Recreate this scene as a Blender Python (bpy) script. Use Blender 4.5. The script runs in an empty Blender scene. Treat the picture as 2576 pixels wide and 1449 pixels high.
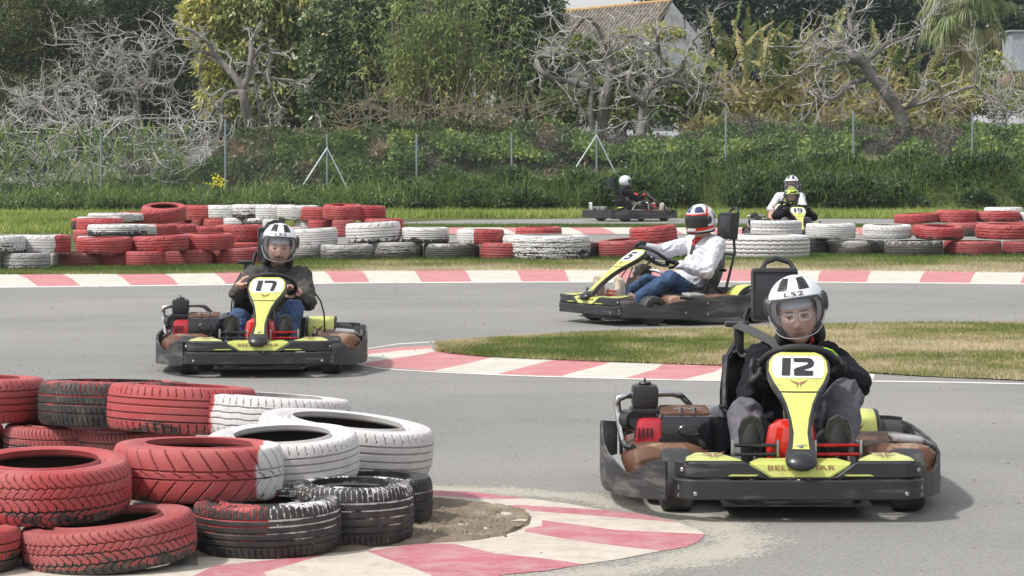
import bpy, bmesh, math, random
import numpy as np
from mathutils import Vector, Matrix, noise
random.seed(7); NR=np.random.default_rng(11)
S=bpy.context.scene; COL=S.collection
PI=math.pi; R=math.radians
# camera model of the photograph (coordinates in a 2576 x 1449 picture)
F=7000.; XC=1288.; YH=392.; HC=1.513
def G(px,py,z=0.):
    d=F*(HC-z)/(py-YH); return Vector((d*(px-XC)/F,d,z))
def AT(px,py,d): return Vector((d*(px-XC)/F,d,HC-(py-YH)*d/F))

# ------------------------------------------------------------ object helpers
def link(o,parent=None):
    COL.objects.link(o)
    if parent is not None: o.parent=parent
    return o
def tag(o,label=None,cat=None,group=None,kind=None):
    if label: o['label']=label
    if cat: o['category']=cat
    if group: o['group']=group
    if kind: o['kind']=kind
    return o
def empty(name,loc=(0,0,0),rz=0.,label=None,cat=None,group=None):
    o=bpy.data.objects.new(name,None); o.location=loc; o.rotation_euler=(0,0,rz); o.empty_display_size=.1
    link(o); return tag(o,label,cat,group)
def copy_tree(o,parent=None):
    c=o.copy(); COL.objects.link(c); c.parent=parent
    for ch in list(o.children): copy_tree(ch,c)
    return c

class MB:
    """collects shapes, then becomes ONE mesh object"""
    def __init__(s): s.v=[]; s.f=[]; s.m=[]; s.mi=0
    def add(s,vs,fs):
        b=len(s.v); s.v.extend([tuple(p) for p in vs])
        s.f.extend([tuple(i+b for i in q) for q in fs]); s.m.extend([s.mi]*len(fs)); return s
    def box(s,c,d,bev=0.,rot=None):
        bm=bmesh.new(); bmesh.ops.create_cube(bm,size=1.)
        for v in bm.verts: v.co=Vector((v.co.x*d[0],v.co.y*d[1],v.co.z*d[2]))
        if bev>0: bmesh.ops.bevel(bm,geom=bm.edges[:],offset=bev,segments=2,affect='EDGES',profile=.6)
        M=Matrix.Translation(Vector(c))
        if rot is not None: M=M@(rot if isinstance(rot,Matrix) else Matrix.Rotation(rot[0],4,'X')@Matrix.Rotation(rot[1],4,'Y')@Matrix.Rotation(rot[2],4,'Z'))
        bm.verts.index_update()
        s.add([M@v.co for v in bm.verts],[[v.index for v in f.verts] for f in bm.faces]); bm.free(); return s
    def tube(s,pts,r,n=8,closed=False,caps=True):
        pts=[Vector(p) for p in pts]; k=len(pts)
        rs=r if isinstance(r,(list,tuple)) else [r]*k
        T=[]
        for i in range(k):
            if closed: t=pts[(i+1)%k]-pts[i-1]
            else: t=pts[min(i+1,k-1)]-pts[max(i-1,0)]
            T.append(t.normalized() if t.length>1e-9 else Vector((0,0,1)))
        up=Vector((0,0,1)) if abs(T[0].z)<.9 else Vector((1,0,0))
        u=T[0].cross(up).normalized(); vs=[]; fs=[]
        for i in range(k):
            u=(u-T[i]*u.dot(T[i]))
            u=u.normalized() if u.length>1e-6 else T[i].orthogonal().normalized()
            w=T[i].cross(u)
            for j in range(n):
                a=2*PI*j/n; vs.append(pts[i]+(u*math.cos(a)+w*math.sin(a))*rs[i])
        for i in range(k if closed else k-1):
            for j in range(n):
                a=i*n+j; b=i*n+(j+1)%n; c=((i+1)%k)*n+(j+1)%n; d=((i+1)%k)*n+j; fs.append((a,b,c,d))
        if caps and not closed: fs.append(tuple(range(n-1,-1,-1))); fs.append(tuple((k-1)*n+j for j in range(n)))
        return s.add(vs,fs)
    def cyl(s,a,b,r,n=20,r2=None): return s.tube([a,b],[r,r if r2 is None else r2],n)
    def lathe(s,prof,M=None,n=32,closed=False):
        M=M or Matrix(); vs=[];fs=[];k=len(prof)
        for i in range(n):
            a=2*PI*i/n
            for (r,z) in prof: vs.append(M@Vector((r*math.cos(a),r*math.sin(a),z)))
        for i in range(n):
            for j in range(k if closed else k-1):
                a=i*k+j;b=i*k+(j+1)%k;c=((i+1)%n)*k+(j+1)%k;d=((i+1)%n)*k+j; fs.append((a,d,c,b))
        return s.add(vs,fs)
    def grid(s,P):   # P rows of points
        k=len(P[0]); vs=[p for r in P for p in r]
        return s.add(vs,[(i*k+j,i*k+j+1,(i+1)*k+j+1,(i+1)*k+j) for i in range(len(P)-1) for j in range(k-1)])
    def prism(s,poly,fn0,fn1):  # polygon (2d), two maps to 3d
        n=len(poly); vs=[fn0(*p) for p in poly]+[fn1(*p) for p in poly]
        return s.add(vs,[tuple(range(n)),tuple(range(2*n-1,n-1,-1))]+[(i,i+n,(i+1)%n+n,(i+1)%n) for i in range(n)])
    def strip(s,path,z0,z1,th):
        """upright curved sheet: path [(x,y)], z0/z1 lists or numbers, thickness inwards (to the left of the path)"""
        n=len(path); f=lambda z,i: z[i] if isinstance(z,(list,tuple)) else z
        P=[Vector((p[0],p[1])) for p in path]; N=[]
        for i in range(n):
            t=P[min(i+1,n-1)]-P[max(i-1,0)]; t.normalize(); N.append(Vector((-t.y,t.x)))
        rows=[]
        for i in range(n):
            a=P[i];b=P[i]+N[i]*th; e=min(.006,th*.4); lo=f(z0,i); hi=f(z1,i); k=N[i]*e
            rows.append([(a.x,a.y,lo+e),(a.x,a.y,hi-e),(a.x+k.x,a.y+k.y,hi),(b.x-k.x,b.y-k.y,hi),(b.x,b.y,hi-e),(b.x,b.y,lo+e),(b.x-k.x,b.y-k.y,lo),(a.x+k.x,a.y+k.y,lo),(a.x,a.y,lo+e)])
        s.grid(rows)
        for i,rv in ((0,0),(n-1,1)):
            q=rows[i][:-1]; s.add(q if rv else q[::-1],[tuple(range(8))])
        return s
    def mesh(s,name,mats,smooth=35.):
        me=bpy.data.meshes.new(name); me.from_pydata(s.v,[],s.f)
        for m in (mats if isinstance(mats,(list,tuple)) else [mats]): me.materials.append(m)
        me.polygons.foreach_set('material_index',s.m)
        if smooth: 
            me.polygons.foreach_set('use_smooth',[True]*len(s.f)); me.set_sharp_from_angle(angle=R(smooth))
        me.update(); return me
    def build(s,name,mats,parent=None,smooth=35.):
        return link(bpy.data.objects.new(name,s.mesh(name,mats,smooth)),parent)

def np_mesh(name,V,Q,mats,tint=None,parent=None,smooth=False,k=4):
    """fast mesh from numpy: V (n,3), Q (m,k)"""
    me=bpy.data.meshes.new(name); me.vertices.add(len(V)); me.vertices.foreach_set('co',np.asarray(V,dtype=np.float32).ravel())
    m=len(Q); me.loops.add(m*k); me.loops.foreach_set('vertex_index',np.asarray(Q,dtype=np.int32).ravel())
    me.polygons.add(m); me.polygons.foreach_set('loop_start',np.arange(0,m*k,k,dtype=np.int32))
    try: me.polygons.foreach_set('loop_total',np.full(m,k,dtype=np.int32))
    except Exception: pass
    for mm in (mats if isinstance(mats,(list,tuple)) else [mats]): me.materials.append(mm)
    if tint is not None:
        at=me.attributes.new('tint','FLOAT','POINT'); at.data.foreach_set('value',np.asarray(tint,dtype=np.float32))
    me.update(calc_edges=True)
    if smooth: me.polygons.foreach_set('use_smooth',[True]*m)
    return link(bpy.data.objects.new(name,me),parent)

# ------------------------------------------------------------ materials
def nt_new(name):
    m=bpy.data.materials.new(name); m.use_nodes=True; t=m.node_tree; b=t.nodes['Principled BSDF']; return m,t,b
class NT:
    def __init__(s,t): s.t=t
    def n(s,ty,**kw):
        x=s.t.nodes.new(ty)
        for k,v in kw.items():
            if k.startswith('i_'):
                kk=k[2:]; x.inputs[int(kk) if kk.isdigit() else kk.replace('_',' ')].default_value=v
            else: setattr(x,k,v)
        return x
    def l(s,a,b): s.t.links.new(a,b)
    def val(s,op,a,b=None,c=None,clamp=False):
        x=s.n('ShaderNodeMath',operation=op,use_clamp=clamp)
        for i,q in enumerate((a,b,c)):
            if q is None: continue
            if isinstance(q,(int,float)): x.inputs[i].default_value=q
            else: s.l(q,x.inputs[i])
        return x.outputs[0]
    def mix(s,f,a,b,mode='MIX'):
        x=s.n('ShaderNodeMix',data_type='RGBA',blend_type=mode)
        for i,q in ((0,f),(6,a),(7,b)):
            if isinstance(q,(int,float)): x.inputs[i].default_value=q
            elif isinstance(q,(tuple,list)): x.inputs[i].default_value=(*q[:3],1)
            else: s.l(q,x.inputs[i])
        return x.outputs[2]
    def noise(s,scale,detail=4.,rough=.55,vec=None,dist=0.):
        x=s.n('ShaderNodeTexNoise'); x.inputs['Scale'].default_value=scale; x.inputs['Detail'].default_value=detail
        x.inputs['Roughness'].default_value=rough; x.inputs['Distortion'].default_value=dist
        if vec is not None: s.l(vec,x.inputs['Vector'])
        return x.outputs['Fac']
    def ramp(s,f,stops):
        x=s.n('ShaderNodeValToRGB'); e=x.color_ramp.elements
        while len(e)<len(stops): e.new(.5)
        for q,(p,c) in zip(e,stops): q.position=p; q.color=(*c,1) if len(c)==3 else c
        s.l(f,x.inputs[0]); return x.outputs[0]
    def sstep(s,f,a,b):
        x=s.n('ShaderNodeMapRange',interpolation_type='SMOOTHSTEP'); s.l(f,x.inputs[0]); x.inputs[1].default_value=a; x.inputs[2].default_value=b
        return x.outputs[0]
    def obj(s): return s.n('ShaderNodeTexCoord').outputs['Object']
    def wpos(s): return s.n('ShaderNodeNewGeometry').outputs['Position']
    def bump(s,h,strength=.3,dist=.01):
        x=s.n('ShaderNodeBump'); x.inputs['Strength'].default_value=strength; x.inputs['Distance'].default_value=dist; s.l(h,x.inputs['Height']); return x.outputs[0]
MC={}
def mat(name,col,rough=.5,metal=0.,var=.0,vscale=8.,bump=0.,bscale=60.,spec=.5,coat=0.,dirt=None,dscale=6.,sheen=0.,world=False,st=None):
    if name in MC: return MC[name]
    m,t,b=nt_new(name); N=NT(t)
    b.inputs['Roughness'].default_value=rough; b.inputs['Metallic'].default_value=metal; b.inputs['Specular IOR Level'].default_value=spec
    b.inputs['Coat Weight'].default_value=coat
    if sheen: b.inputs['Sheen Weight'].default_value=sheen
    co=N.wpos() if world else N.obj(); c=None
    if st:
        q=N.n('ShaderNodeMapping'); N.l(co,q.inputs[0]); q.inputs['Scale'].default_value=st; co=q.outputs[0]
    if var>0 or dirt:
        f=N.noise(vscale,5,.6,co); lo=tuple(x*(1-var) for x in col); hi=tuple(min(1,x*(1+var)) for x in col)
        c=N.ramp(f,[(.3,lo),(.7,hi)])
        if dirt:
            dc,amt=dirt; g=N.sstep(N.noise(dscale,6,.65,co),.62-amt*.3,.72-amt*.1); c=N.mix(g,c,dc)
            r=N.val('MULTIPLY_ADD',g,.25,rough,clamp=True); N.l(r,b.inputs['Roughness'])
        N.l(c,b.inputs['Base Color'])
    else: b.inputs['Base Color'].default_value=(*col,1)
    if bump>0: N.l(N.bump(N.noise(bscale,4,.6,co),bump,.01),b.inputs['Normal'])
    MC[name]=m; return m

# ------------------------------------------------------------ camera, light
cam=bpy.data.cameras.new('camera'); co=link(bpy.data.objects.new('camera',cam))
cam.sensor_fit='HORIZONTAL'; cam.sensor_width=36.; cam.lens=36.*F/2576.; cam.shift_y=-(724.5-YH)/2576.
cam.clip_start=.5; cam.clip_end=3000.; co.location=(0,0,HC); co.rotation_euler=(PI/2,0,0); S.camera=co
S.view_settings.view_transform='Standard'; S.view_settings.look='None'; S.view_settings.exposure=0.60; S.view_settings.gamma=1.
SUN_AZ=R(-52.); SUN_EL=R(52.)    # sun stands behind the camera's left, azimuth from +Y towards +X is 180+..
sd=Vector((-.62,-.30,0)).normalized()*math.cos(SUN_EL)+Vector((0,0,math.sin(SUN_EL)))   # direction to the sun
sun=bpy.data.lights.new('sun','SUN'); so=link(bpy.data.objects.new('sun',sun)); so.rotation_euler=sd.to_track_quat('Z','Y').to_euler()
sun.energy=2.3; sun.angle=R(3.5); sun.color=(1.,.965,.92); so.location=(0,0,30)
W=bpy.data.worlds.new('World'); S.world=W; W.use_nodes=True; wt=W.node_tree; wn=NT(wt); bg=wt.nodes['Background']
sky=wn.n('ShaderNodeTexSky',sky_type='NISHITA'); sky.sun_disc=False; sky.sun_elevation=SUN_EL; sky.sun_rotation=math.atan2(sd.x,sd.y); sky.dust_density=3.; sky.air_density=1.2
wc=wn.noise(2.2,6,.6,wn.n('ShaderNodeTexCoord').outputs['Generated'])
bw=wn.n('ShaderNodeRGBToBW'); wn.l(sky.outputs[0],bw.inputs[0])
wcol=wn.mix(wn.val('MULTIPLY_ADD',wn.sstep(wc,.35,.6),.5,.35),sky.outputs[0],bw.outputs[0])
wcol=wn.mix(wn.val('MULTIPLY_ADD',wn.sstep(wc,.3,.65),.35,.35),wcol,(5.2,5.3,5.5))
wn.l(wcol,bg.inputs[0]); bg.inputs[1].default_value=.13
# ------------------------------------------------------------ ground, tracks, kerbs
def flat(name,poly,z,m,kind='structure',parent=None):
    P=[G(*p) for p in poly]; mb=MB(); mb.add([(p.x,p.y,z) for p in P],[tuple(range(len(P)))])
    me=mb.mesh(name,m,smooth=None)
    if me.polygons[0].normal.z<0: me.flip_normals()
    o=link(bpy.data.objects.new(name,me),parent)
    return tag(o,kind=kind)
def asphalt_mat(name,base,warm):
    m,t,b=nt_new(name); N=NT(t); p=N.wpos()
    big=N.noise(.35,5,.6,p,.4); fine=N.noise(90,3,.8,p)
    sc=N.n('ShaderNodeMapping'); N.l(p,sc.inputs[0]); sc.inputs['Scale'].default_value=(.25,1.6,1); sc.inputs['Rotation'].default_value=(0,0,.12)
    streak=N.noise(1.1,5,.6,sc.outputs[0],.3)
    c=N.ramp(big,[(.3,tuple(x*.88 for x in base)),(.7,tuple(x*1.1 for x in warm))])
    c=N.mix(N.val('MULTIPLY',N.sstep(streak,.5,.70),.24),c,tuple(x*.62 for x in base))
    c=N.mix(N.val('MULTIPLY',N.sstep(fine,.50,.66),.60),c,tuple(min(1,x*1.75) for x in base))
    c=N.mix(N.val('MULTIPLY',N.sstep(N.noise(58,3,.8,p),.53,.66),.62),c,tuple(x*.45 for x in base))
    N.l(c,b.inputs['Base Color']); b.inputs['Roughness'].default_value=.88; b.inputs['Specular IOR Level'].default_value=.3
    N.l(N.bump(fine,.5,.006),b.inputs['Normal']); return m
M_ASPH=asphalt_mat('asphalt',(.228,.224,.214),(.258,.248,.23))
def ground_mat(name,g1,g2,dry,drybias,scale=2.2):
    m,t,b=nt_new(name); N=NT(t); p=N.wpos()
    c=N.ramp(N.noise(14,5,.7,p),[(.3,g1),(.7,g2)])
    c=N.mix(N.sstep(N.noise(scale,5,.65,p),drybias,drybias+.14),c,dry)
    c=N.mix(N.val('MULTIPLY',N.sstep(N.noise(60,3,.7,p),.45,.6),.5),c,tuple(x*.5 for x in g1))
    N.l(c,b.inputs['Base Color']); b.inputs['Roughness'].default_value=.95; b.inputs['Specular IOR Level'].default_value=.2
    N.l(N.bump(N.noise(40,4,.7,p),.8,.02),b.inputs['Normal']); return m
M_GR=ground_mat('grass_soil',(.07,.09,.03),(.13,.15,.055),(.24,.19,.11),.55)
def paint_mat(name,col,wearc=(.3,.27,.23),amt=.5,scale=5.):
    m,t,b=nt_new(name); N=NT(t); p=N.wpos()
    c=N.ramp(N.noise(3.,5,.6,p),[(.3,tuple(x*.86 for x in col)),(.7,tuple(min(1,x*1.08) for x in col))])
    mp=N.n('ShaderNodeMapping'); N.l(p,mp.inputs[0]); mp.inputs['Scale'].default_value=(.45,1,1)
    c=N.mix(N.val('MULTIPLY',N.sstep(N.noise(1.6,6,.7,mp.outputs[0],.5),.45,.62),.35+.25*amt),c,tuple(a*.55+b_*.45 for a,b_ in zip(col,wearc)))
    c=N.mix(N.val('MULTIPLY',N.sstep(N.noise(28,4,.8,mp.outputs[0]),.48,.64),.55*amt),c,wearc)
    c=N.mix(N.val('MULTIPLY',N.sstep(N.noise(4.5,7,.75,mp.outputs[0],1.),.52,.68),.45*amt),c,tuple(x*.5 for x in col))
    w=N.val('MULTIPLY',N.sstep(N.noise(scale,8,.72,p,.3),.60-.2*amt,.74-.1*amt),.75)
    c=N.mix(w,c,wearc)
    c=N.mix(N.val('MULTIPLY',N.sstep(N.noise(130,2,.8,p),.52,.66),.35),c,tuple(x*.62 for x in col))
    N.l(c,b.inputs['Base Color']); b.inputs['Roughness'].default_value=.72; b.inputs['Specular IOR Level'].default_value=.35
    N.l(N.bump(N.noise(90,3,.8,p),.35,.005),b.inputs['Normal']); return m
M_KR=paint_mat('kerb_red_paint',(.53,.19,.20),(.50,.34,.31),.55)
M_KW=paint_mat('kerb_white_paint',(.62,.59,.52),(.46,.41,.34),.55)
M_KR2=paint_mat('kerb_red_worn',(.47,.13,.17),(.46,.30,.29),.9,6.)
M_KW2=paint_mat('kerb_white_worn',(.62,.56,.48),(.40,.34,.27),.75,6.)
M_LINE=paint_mat('white_line_paint',(.74,.72,.68),(.45,.42,.38),.5,4.)
M_LINEW=paint_mat('worn_line_paint',(.40,.38,.34),(.25,.24,.23),1.9,14.)
def dirt_mat():
    m,t,b=nt_new('dirt'); N=NT(t); p=N.wpos()
    c=N.ramp(N.noise(6,6,.65,p),[(.3,(.15,.115,.08)),(.5,(.235,.185,.13)),(.7,(.36,.30,.225))])
    c=N.mix(N.sstep(N.noise(45,3,.7,p),.62,.68),c,(.06,.045,.035))
    N.l(c,b.inputs['Base Color']); b.inputs['Roughness'].default_value=1.; N.l(N.bump(N.noise(30,5,.7,p),.9,.02),b.inputs['Normal']); return m
M_DIRT=dirt_mat()

def z_far(x,y):   # embankment under the plants beyond the far track
    if y<73.2: return 0.
    px=XC+x*F/y
    zb=HC-(float(np.interp(px,[-60,500,850,1080,1200,1500,1650,1950,2700],[520,512,500,475,462,468,425,425,415]))-YH)*76.6/F
    z2=HC-(float(np.interp(px,[-60,250,420,540,600,1040,1300,1480,1900,2700],[500,500,485,440,380,360,355,375,345,345]))-YH)*80.6/F
    t=min(1,(y-73.2)/3.4); h=zb*t**.8
    if y>77: t=min(1,(y-77)/3.6); h=zb+(max(z2,zb)-zb)*t
    if y>90: h+=min(1.,(y-90)*.01)
    return h+.05*noise.noise(Vector((x*.7,y*.7,3.)))*min(1,(y-73.2))
rows=[]
ys=[-40,0,10,20,30,40,50,60,68,73,74,75,76,77,78,80,82,84,88,92,100,110,125,150,250,600,1500]
xs=[-900,-300,-120,-60,-40,-30]+[-26+2*i for i in range(27)]+[30,40,60,120,300,900]
for y in ys: rows.append([(x,y,z_far(x,y) if abs(x)<100 else z_far(math.copysign(30,x),y)) for x in xs])
g=MB(); g.grid(rows); g=g.build('ground',M_GR,smooth=60.); tag(g,kind='structure')

# near track: everything between the foreground kerb and the far kerb
XL=-700; XR=3300
def kerb_y(x): # far kerb lower edge (picture row) along x
    return float(np.interp(x,[-700,0,400,900,1300,1800,2300,2576,3300],[722,722,718,711,709,708,711,714,722]))
def kerb_t(x): return float(np.interp(x,[-700,0,400,900,1300,1800,2300,2576,3300],[699,697,696,688,687,686,689,693,699]))
near=[(x,kerb_y(x)) for x in range(XL,XR+1,100)]+[(XR+3000,1449),(XR+9000,2600),(-12000,2600),(-7000,1449)]
flat('near_track',near,.0035,M_ASPH)
# second track behind the tyre wall
flat('middle_track',[(700,618),(820,598),(1000,592),(1300,590),(2576,590),(XR,592),(XR,650),(2576,640),(1300,640),(900,640),(740,634)],.0035,M_ASPH)
flat('far_track',[(950,562),(1150,554),(1500,550),(1900,550),(2576,553),(XR,556),(XR,574),(2576,570),(1900,567),(1400,567),(1100,567)],.0035,M_ASPH)
flat('side_track',[(-300,592),(30,590),(160,590),(160,593),(30,595),(-300,598)],.0035,M_ASPH)

def kerb(name,lo,hi,n,stripes,mats,z=.035,slant=0.,zlo=.0042):
    """lo/hi: functions x->row; stripe borders given along the lower edge; slant = shift of the upper end"""
    mb=MB(); st=stripes
    for k in range(len(st)-1):
        mb.mi=k%2
        m=max(2,int(abs(st[k+1]-st[k])/25)+1); P=[]
        for j in range(m+1):
            x=st[k]+(st[k+1]-st[k])*j/m; row=[]
            sl=slant(x) if callable(slant) else slant
            for q in range(5):
                t=q/4.; xx=x+sl*t; p=G(xx,lo(x)+(hi(xx)-lo(x))*t); row.append((p.x,p.y,zlo+(z-zlo)*min(1,t*2.)))
            P.append(row)
        mb.grid(P)
    return tag(mb.build(name,mats,smooth=30.),kind='structure')
st=[-500,-390,-270,-130,-20]  # stripes of the far kerb, read off the photograph (lower edge)
st=[-760,-600,-440,-320,-150,0-0+0,95,203,330,450,570,690,840,930,1060,1186,1312,1432,1560,1680,1800,1920,2056,2180,2312,2440,2566,2690,2820,2950,3080,3200]
kerb('far_kerb',kerb_y,kerb_t,0,st,[M_KR,M_KW],.04,lambda x: float(np.interp(x,[0,400,1000,1500,1900,2300],[-58,-38,-20,-12,5,16])))
def line(name,pts,w,m=M_LINE,z=.0048,kind='structure'):
    mb=MB(); P=[]
    for (x,y) in pts:
        a=G(x,y); b=G(x,y-w); P.append([(a.x,a.y,z),(b.x,b.y,z)])
    mb.grid(P); return tag(mb.build(name,m,smooth=None),kind=kind)
line('far_kerb_line',[(x,kerb_y(x)+2.6) for x in range(XL,XR,100)],2.6)
kerb('middle_kerb',lambda x:589.,lambda x:577.,0,[900,1020,1110,1200,1300,1400,1470,1550,1630,1720,1800,1890,1980,2070,2160,2250,2340,2430,2520,2610,2700],[M_KR,M_KW],.04,-40)

# island between the two arms of the near track
isl_lo=lambda x: float(np.interp(x,[1090,1130,1200,1300,1550,1800,2050,2300,2576,3300],[882,890,897,903,913,921,932,948,960,992]))
isl_hi=lambda x: float(np.interp(x,[1090,1130,1300,1500,1700,2100,2350,2576,3300],[876,868,853,842,834,821,817,817,819]))
M_ISL=ground_mat('island_soil',(.12,.12,.05),(.22,.19,.10),(.36,.29,.18),.42,1.3)
mb=MB(); P=[]
for i in range(90):
    t=i/89.; x=1090+(3300-1090)*t**1.3; row=[]
    for j in range(13):
        u=j/12.; y=isl_lo(x)+(isl_hi(x)-isl_lo(x))*u; p=G(x,y)
        z=.012+.03*math.sin(PI*min(1,max(0,u)))**.6*min(1,(x-1090)/60.+.1)
        row.append((p.x,p.y,z+.012*noise.noise(Vector((p.x*3,p.y*2,0)))))
    P.append(row)
mb.grid(P); tag(mb.build('island',M_ISL,smooth=60.),kind='structure')
# its kerb with red and white blocks
kl=lambda x: float(np.interp(x,[880,905,950,1000,1100,1300,1500,1700,1860,2050,2200],[908,917,925,930,936,945,951,956,958,960,962]))
kh=lambda x: float(np.interp(x,[880,905,950,1000,1090,1150,1300,1550,1800,2050,2200],[893,884,879,875,869,889,903,913,921,932,941]))
mb=MB()
def kquad(poly,mi,z=.0045):
    P=[G(*p) for p in poly]; mb.mi=mi; mb.add([(p.x,p.y,z) for p in P],[tuple(range(len(P)))])
# blocks as quads: (lower-left, lower-right, upper-right, upper-left)
B=[((905,916),(945,924),(1240,897),(1096,884)),]
kquad([(880,908),(905,917),(1060,893),(1098,884),(1085,878),(1000,884),(930,892)],1)
kquad([(880,908),(930,892),(1000,884),(1085,878),(1090,871),(1000,875),(905,885),(875,893)],0)
kquad([(905,917),(940,924),(1090,934),(1180,915),(1240,900),(1200,897),(1098,884),(1060,893),(960,908)],0)
kquad([(1090,934),(1248,943),(1370,912),(1400,907),(1240,900),(1180,915)],1)
kquad([(1248,943),(1408,948),(1510,921),(1535,912),(1400,907),(1370,912)],0)
kquad([(1408,948),(1570,953),(1650,930),(1668,916),(1535,912),(1510,921)],1)
kquad([(1570,953),(1720,956),(1800,936),(1826,922),(1668,916),(1650,930)],0)
kquad([(1720,956),(1880,959),(1960,940),(1985,929),(1826,922),(1800,936)],1)
kquad([(1880,959),(2030,961),(2110,945),(2130,938),(1985,929),(1960,940)],0)
kquad([(2030,961),(2190,962),(2200,950),(2200,942),(2130,938),(2110,945)],1)
me=mb.mesh('island_kerb',[M_KR,M_KW],None)
for p in me.polygons:
    if p.normal.z<0: p.flip()
tag(link(bpy.data.objects.new('island_kerb',me)),kind='structure')
line('island_line',[(880,911),(905,920),(950,929),(1000,933),(1100,939),(1300,948),(1500,954),(1700,959),(1860,961),(2050,963),(2200,962),(2400,965),(2576,969),(2900,978),(3300,990)],2.8,z=.0056)
line('island_back_line',[(880,887),(1000,868),(1100,862),(1300,848),(1500,838),(1700,830),(2100,818),(2350,814),(2576,814),(3300,816)],2.0,z=.0056)

# foreground kerb around the tyre stack
cc=lambda *p: [(x/1.61/1.4907+872.1, y/1.61/1.4907+1194.1) for x,y in p]   # picture coordinates of the enlarged crop
mb=MB()
def kz(poly,mi,z=.0062):
    P=[G(*p) for p in cc(*poly)]; mb.mi=mi; mb.add([(p.x,p.y,z) for p in P],[tuple(range(len(P)))])
kz([(-900,75),(520,110),(1080,155),(1540,226),(1960,300),(2120,368),(1870,460),(1420,540),(500,600),(-900,600)],1,.0051)
kz([(-900,60),(520,103),(760,112),(1100,152),(860,155),(520,133),(-900,95)],0)
kz([(-900,95),(520,133),(860,155),(1100,152),(1330,182),(1560,222),(1020,190),(960,200),(520,150),(-900,115)],1)
kz([(960,200),(1020,190),(1560,222),(1800,248),(2000,296),(1560,262),(1120,228),(1080,216)],0)
kz([(1080,216),(1120,228),(1560,262),(2000,296),(2130,345),(2165,368),(1620,342),(1310,300),(1180,282),(1110,260)],1)
kz([(1180,282),(1310,300),(1620,342),(2165,368),(2130,410),(2050,445),(1900,470),(1640,440),(1370,406),(1070,352),(1100,330),(1180,318)],0)
kz([(1070,352),(1370,406),(1640,440),(1900,470),(1640,520),(1430,550),(1230,520),(900,484),(640,425),(900,380)],1)
kz([(640,425),(900,484),(1230,520),(1430,550),(1200,590),(960,612),(600,680),(500,610),(120,472),(420,425)],0)
kz([(120,472),(500,610),(600,680),(300,760),(-300,860),(-500,600),(-120,490)],1)
kz([(-120,490),(-500,600),(-300,860),(-1000,980),(-1500,900),(-800,560)],0)
kz([(-800,560),(-1500,900),(-2600,900),(-2600,560)],1)
me=mb.mesh('foreground_kerb',[M_KR2,M_KW2],None)
for p in me.polygons:
    if p.normal.z<0: p.flip()
tag(link(bpy.data.objects.new('foreground_kerb',me)),kind='structure')
# dirt bed with a raised crumbling lip
lip=cc((-2600,100),(-900,118),(520,152),(700,165),(870,185),(1000,205),(1080,232),(1105,262),(1090,300),(1040,340),(950,375),(800,402),(600,420),(350,430),(0,470),(-400,500),(-2600,520))
lp=[]
for i in range(len(lip)):
    a=G(*lip[i]); c=G(*lip[(i+1)%len(lip)])
    if i==len(lip)-1: lp.append(a); break
    for q in range(6): lp.append(a.lerp(c,q/6.))
half=[p for p in lp]; n_=len(half); up=half[:n_//2]; dn=half[n_//2:][::-1]; m_=min(len(up),len(dn)); P=[]
for i in range(60):
    a=up[min(len(up)-1,round(i*(len(up)-1)/59))]; c=dn[min(len(dn)-1,round(i*(len(dn)-1)/59))]; row=[]
    for k in range(25):
        t=k/24.; w=a.lerp(c,t); e=min(t,1-t,(59-i)/59.*1.5+.02)
        z=.004+.016*min(1,e/.05)-.010*min(1,max(0,e-.05)/.10)+(.010*noise.noise(w*9)+.007*noise.noise(w*23))*min(1,e/.04)
        row.append((w.x+.05*noise.noise(w*7)*(e<.03),w.y+.05*noise.noise(w*6+Vector((3,0,0)))*(e<.03),z))
    P.append(row)
bm_=MB(); bm_.grid(P); o=bm_.build('dirt_bed',M_DIRT,smooth=60.); tag(o,kind='structure')
# worn outer line
ow=[(-300,1222),(400,1226),(1090,1232),(1250,1236),(1500,1258),(1680,1288),(1790,1318),(1850,1345),(1850,1372),(1790,1398),(1640,1425),(1450,1449),(1200,1480)]
P=[]
ow2=[]
for i in range(len(ow)-1):
    for q in range(6): ow2.append((ow[i][0]+(ow[i+1][0]-ow[i][0])*q/6,ow[i][1]+(ow[i+1][1]-ow[i][1])*q/6,(16,18,20,22,25,28,30,30,26,22,20,20)[i]))
V=[];T=[]
for i,(x,y,wv) in enumerate(ow2):
    a=ow2[max(i-1,0)]; b=ow2[min(i+1,len(ow2)-1)]; A_=G(a[0],a[1]); B_=G(b[0],b[1]); t=(B_-A_).normalized(); n_=Vector((-t.y,t.x,0)); c=G(x,y)
    for k in range(9): u=(k-4)/4.; q=c+n_*u*.34; V.append((q.x,q.y,.0046)); T.append((1-abs(u))**.8)
Q=[(i*9+k,i*9+k+1,(i+1)*9+k+1,(i+1)*9+k) for i in range(len(ow2)-1) for k in range(8)]
m,t_,b_=nt_new('worn_line_paint'); N=NT(t_); p=N.wpos(); at=N.n('ShaderNodeAttribute',attribute_name='tint').outputs['Fac']
b_.inputs['Base Color'].default_value=(.44,.41,.35,1); b_.inputs['Roughness'].default_value=.85; tr=N.n('ShaderNodeBsdfTransparent'); mx=N.n('ShaderNodeMixShader')
g_=N.val('ADD',N.val('MULTIPLY',at,.30),N.val('ADD',N.val('MULTIPLY',N.noise(60,3,.8,p),.75),N.val('MULTIPLY',N.noise(3,4,.6,p),.25)))
N.l(N.val('MULTIPLY',N.sstep(g_,.62,.74),.9),mx.inputs[0]); N.l(tr.outputs[0],mx.inputs[1]); N.l(b_.outputs[0],mx.inputs[2]); N.l(mx.outputs[0],t_.nodes['Material Output'].inputs[0])
tag(np_mesh('worn_line',np.array(V),np.array(Q),m,T),kind='structure')

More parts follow.
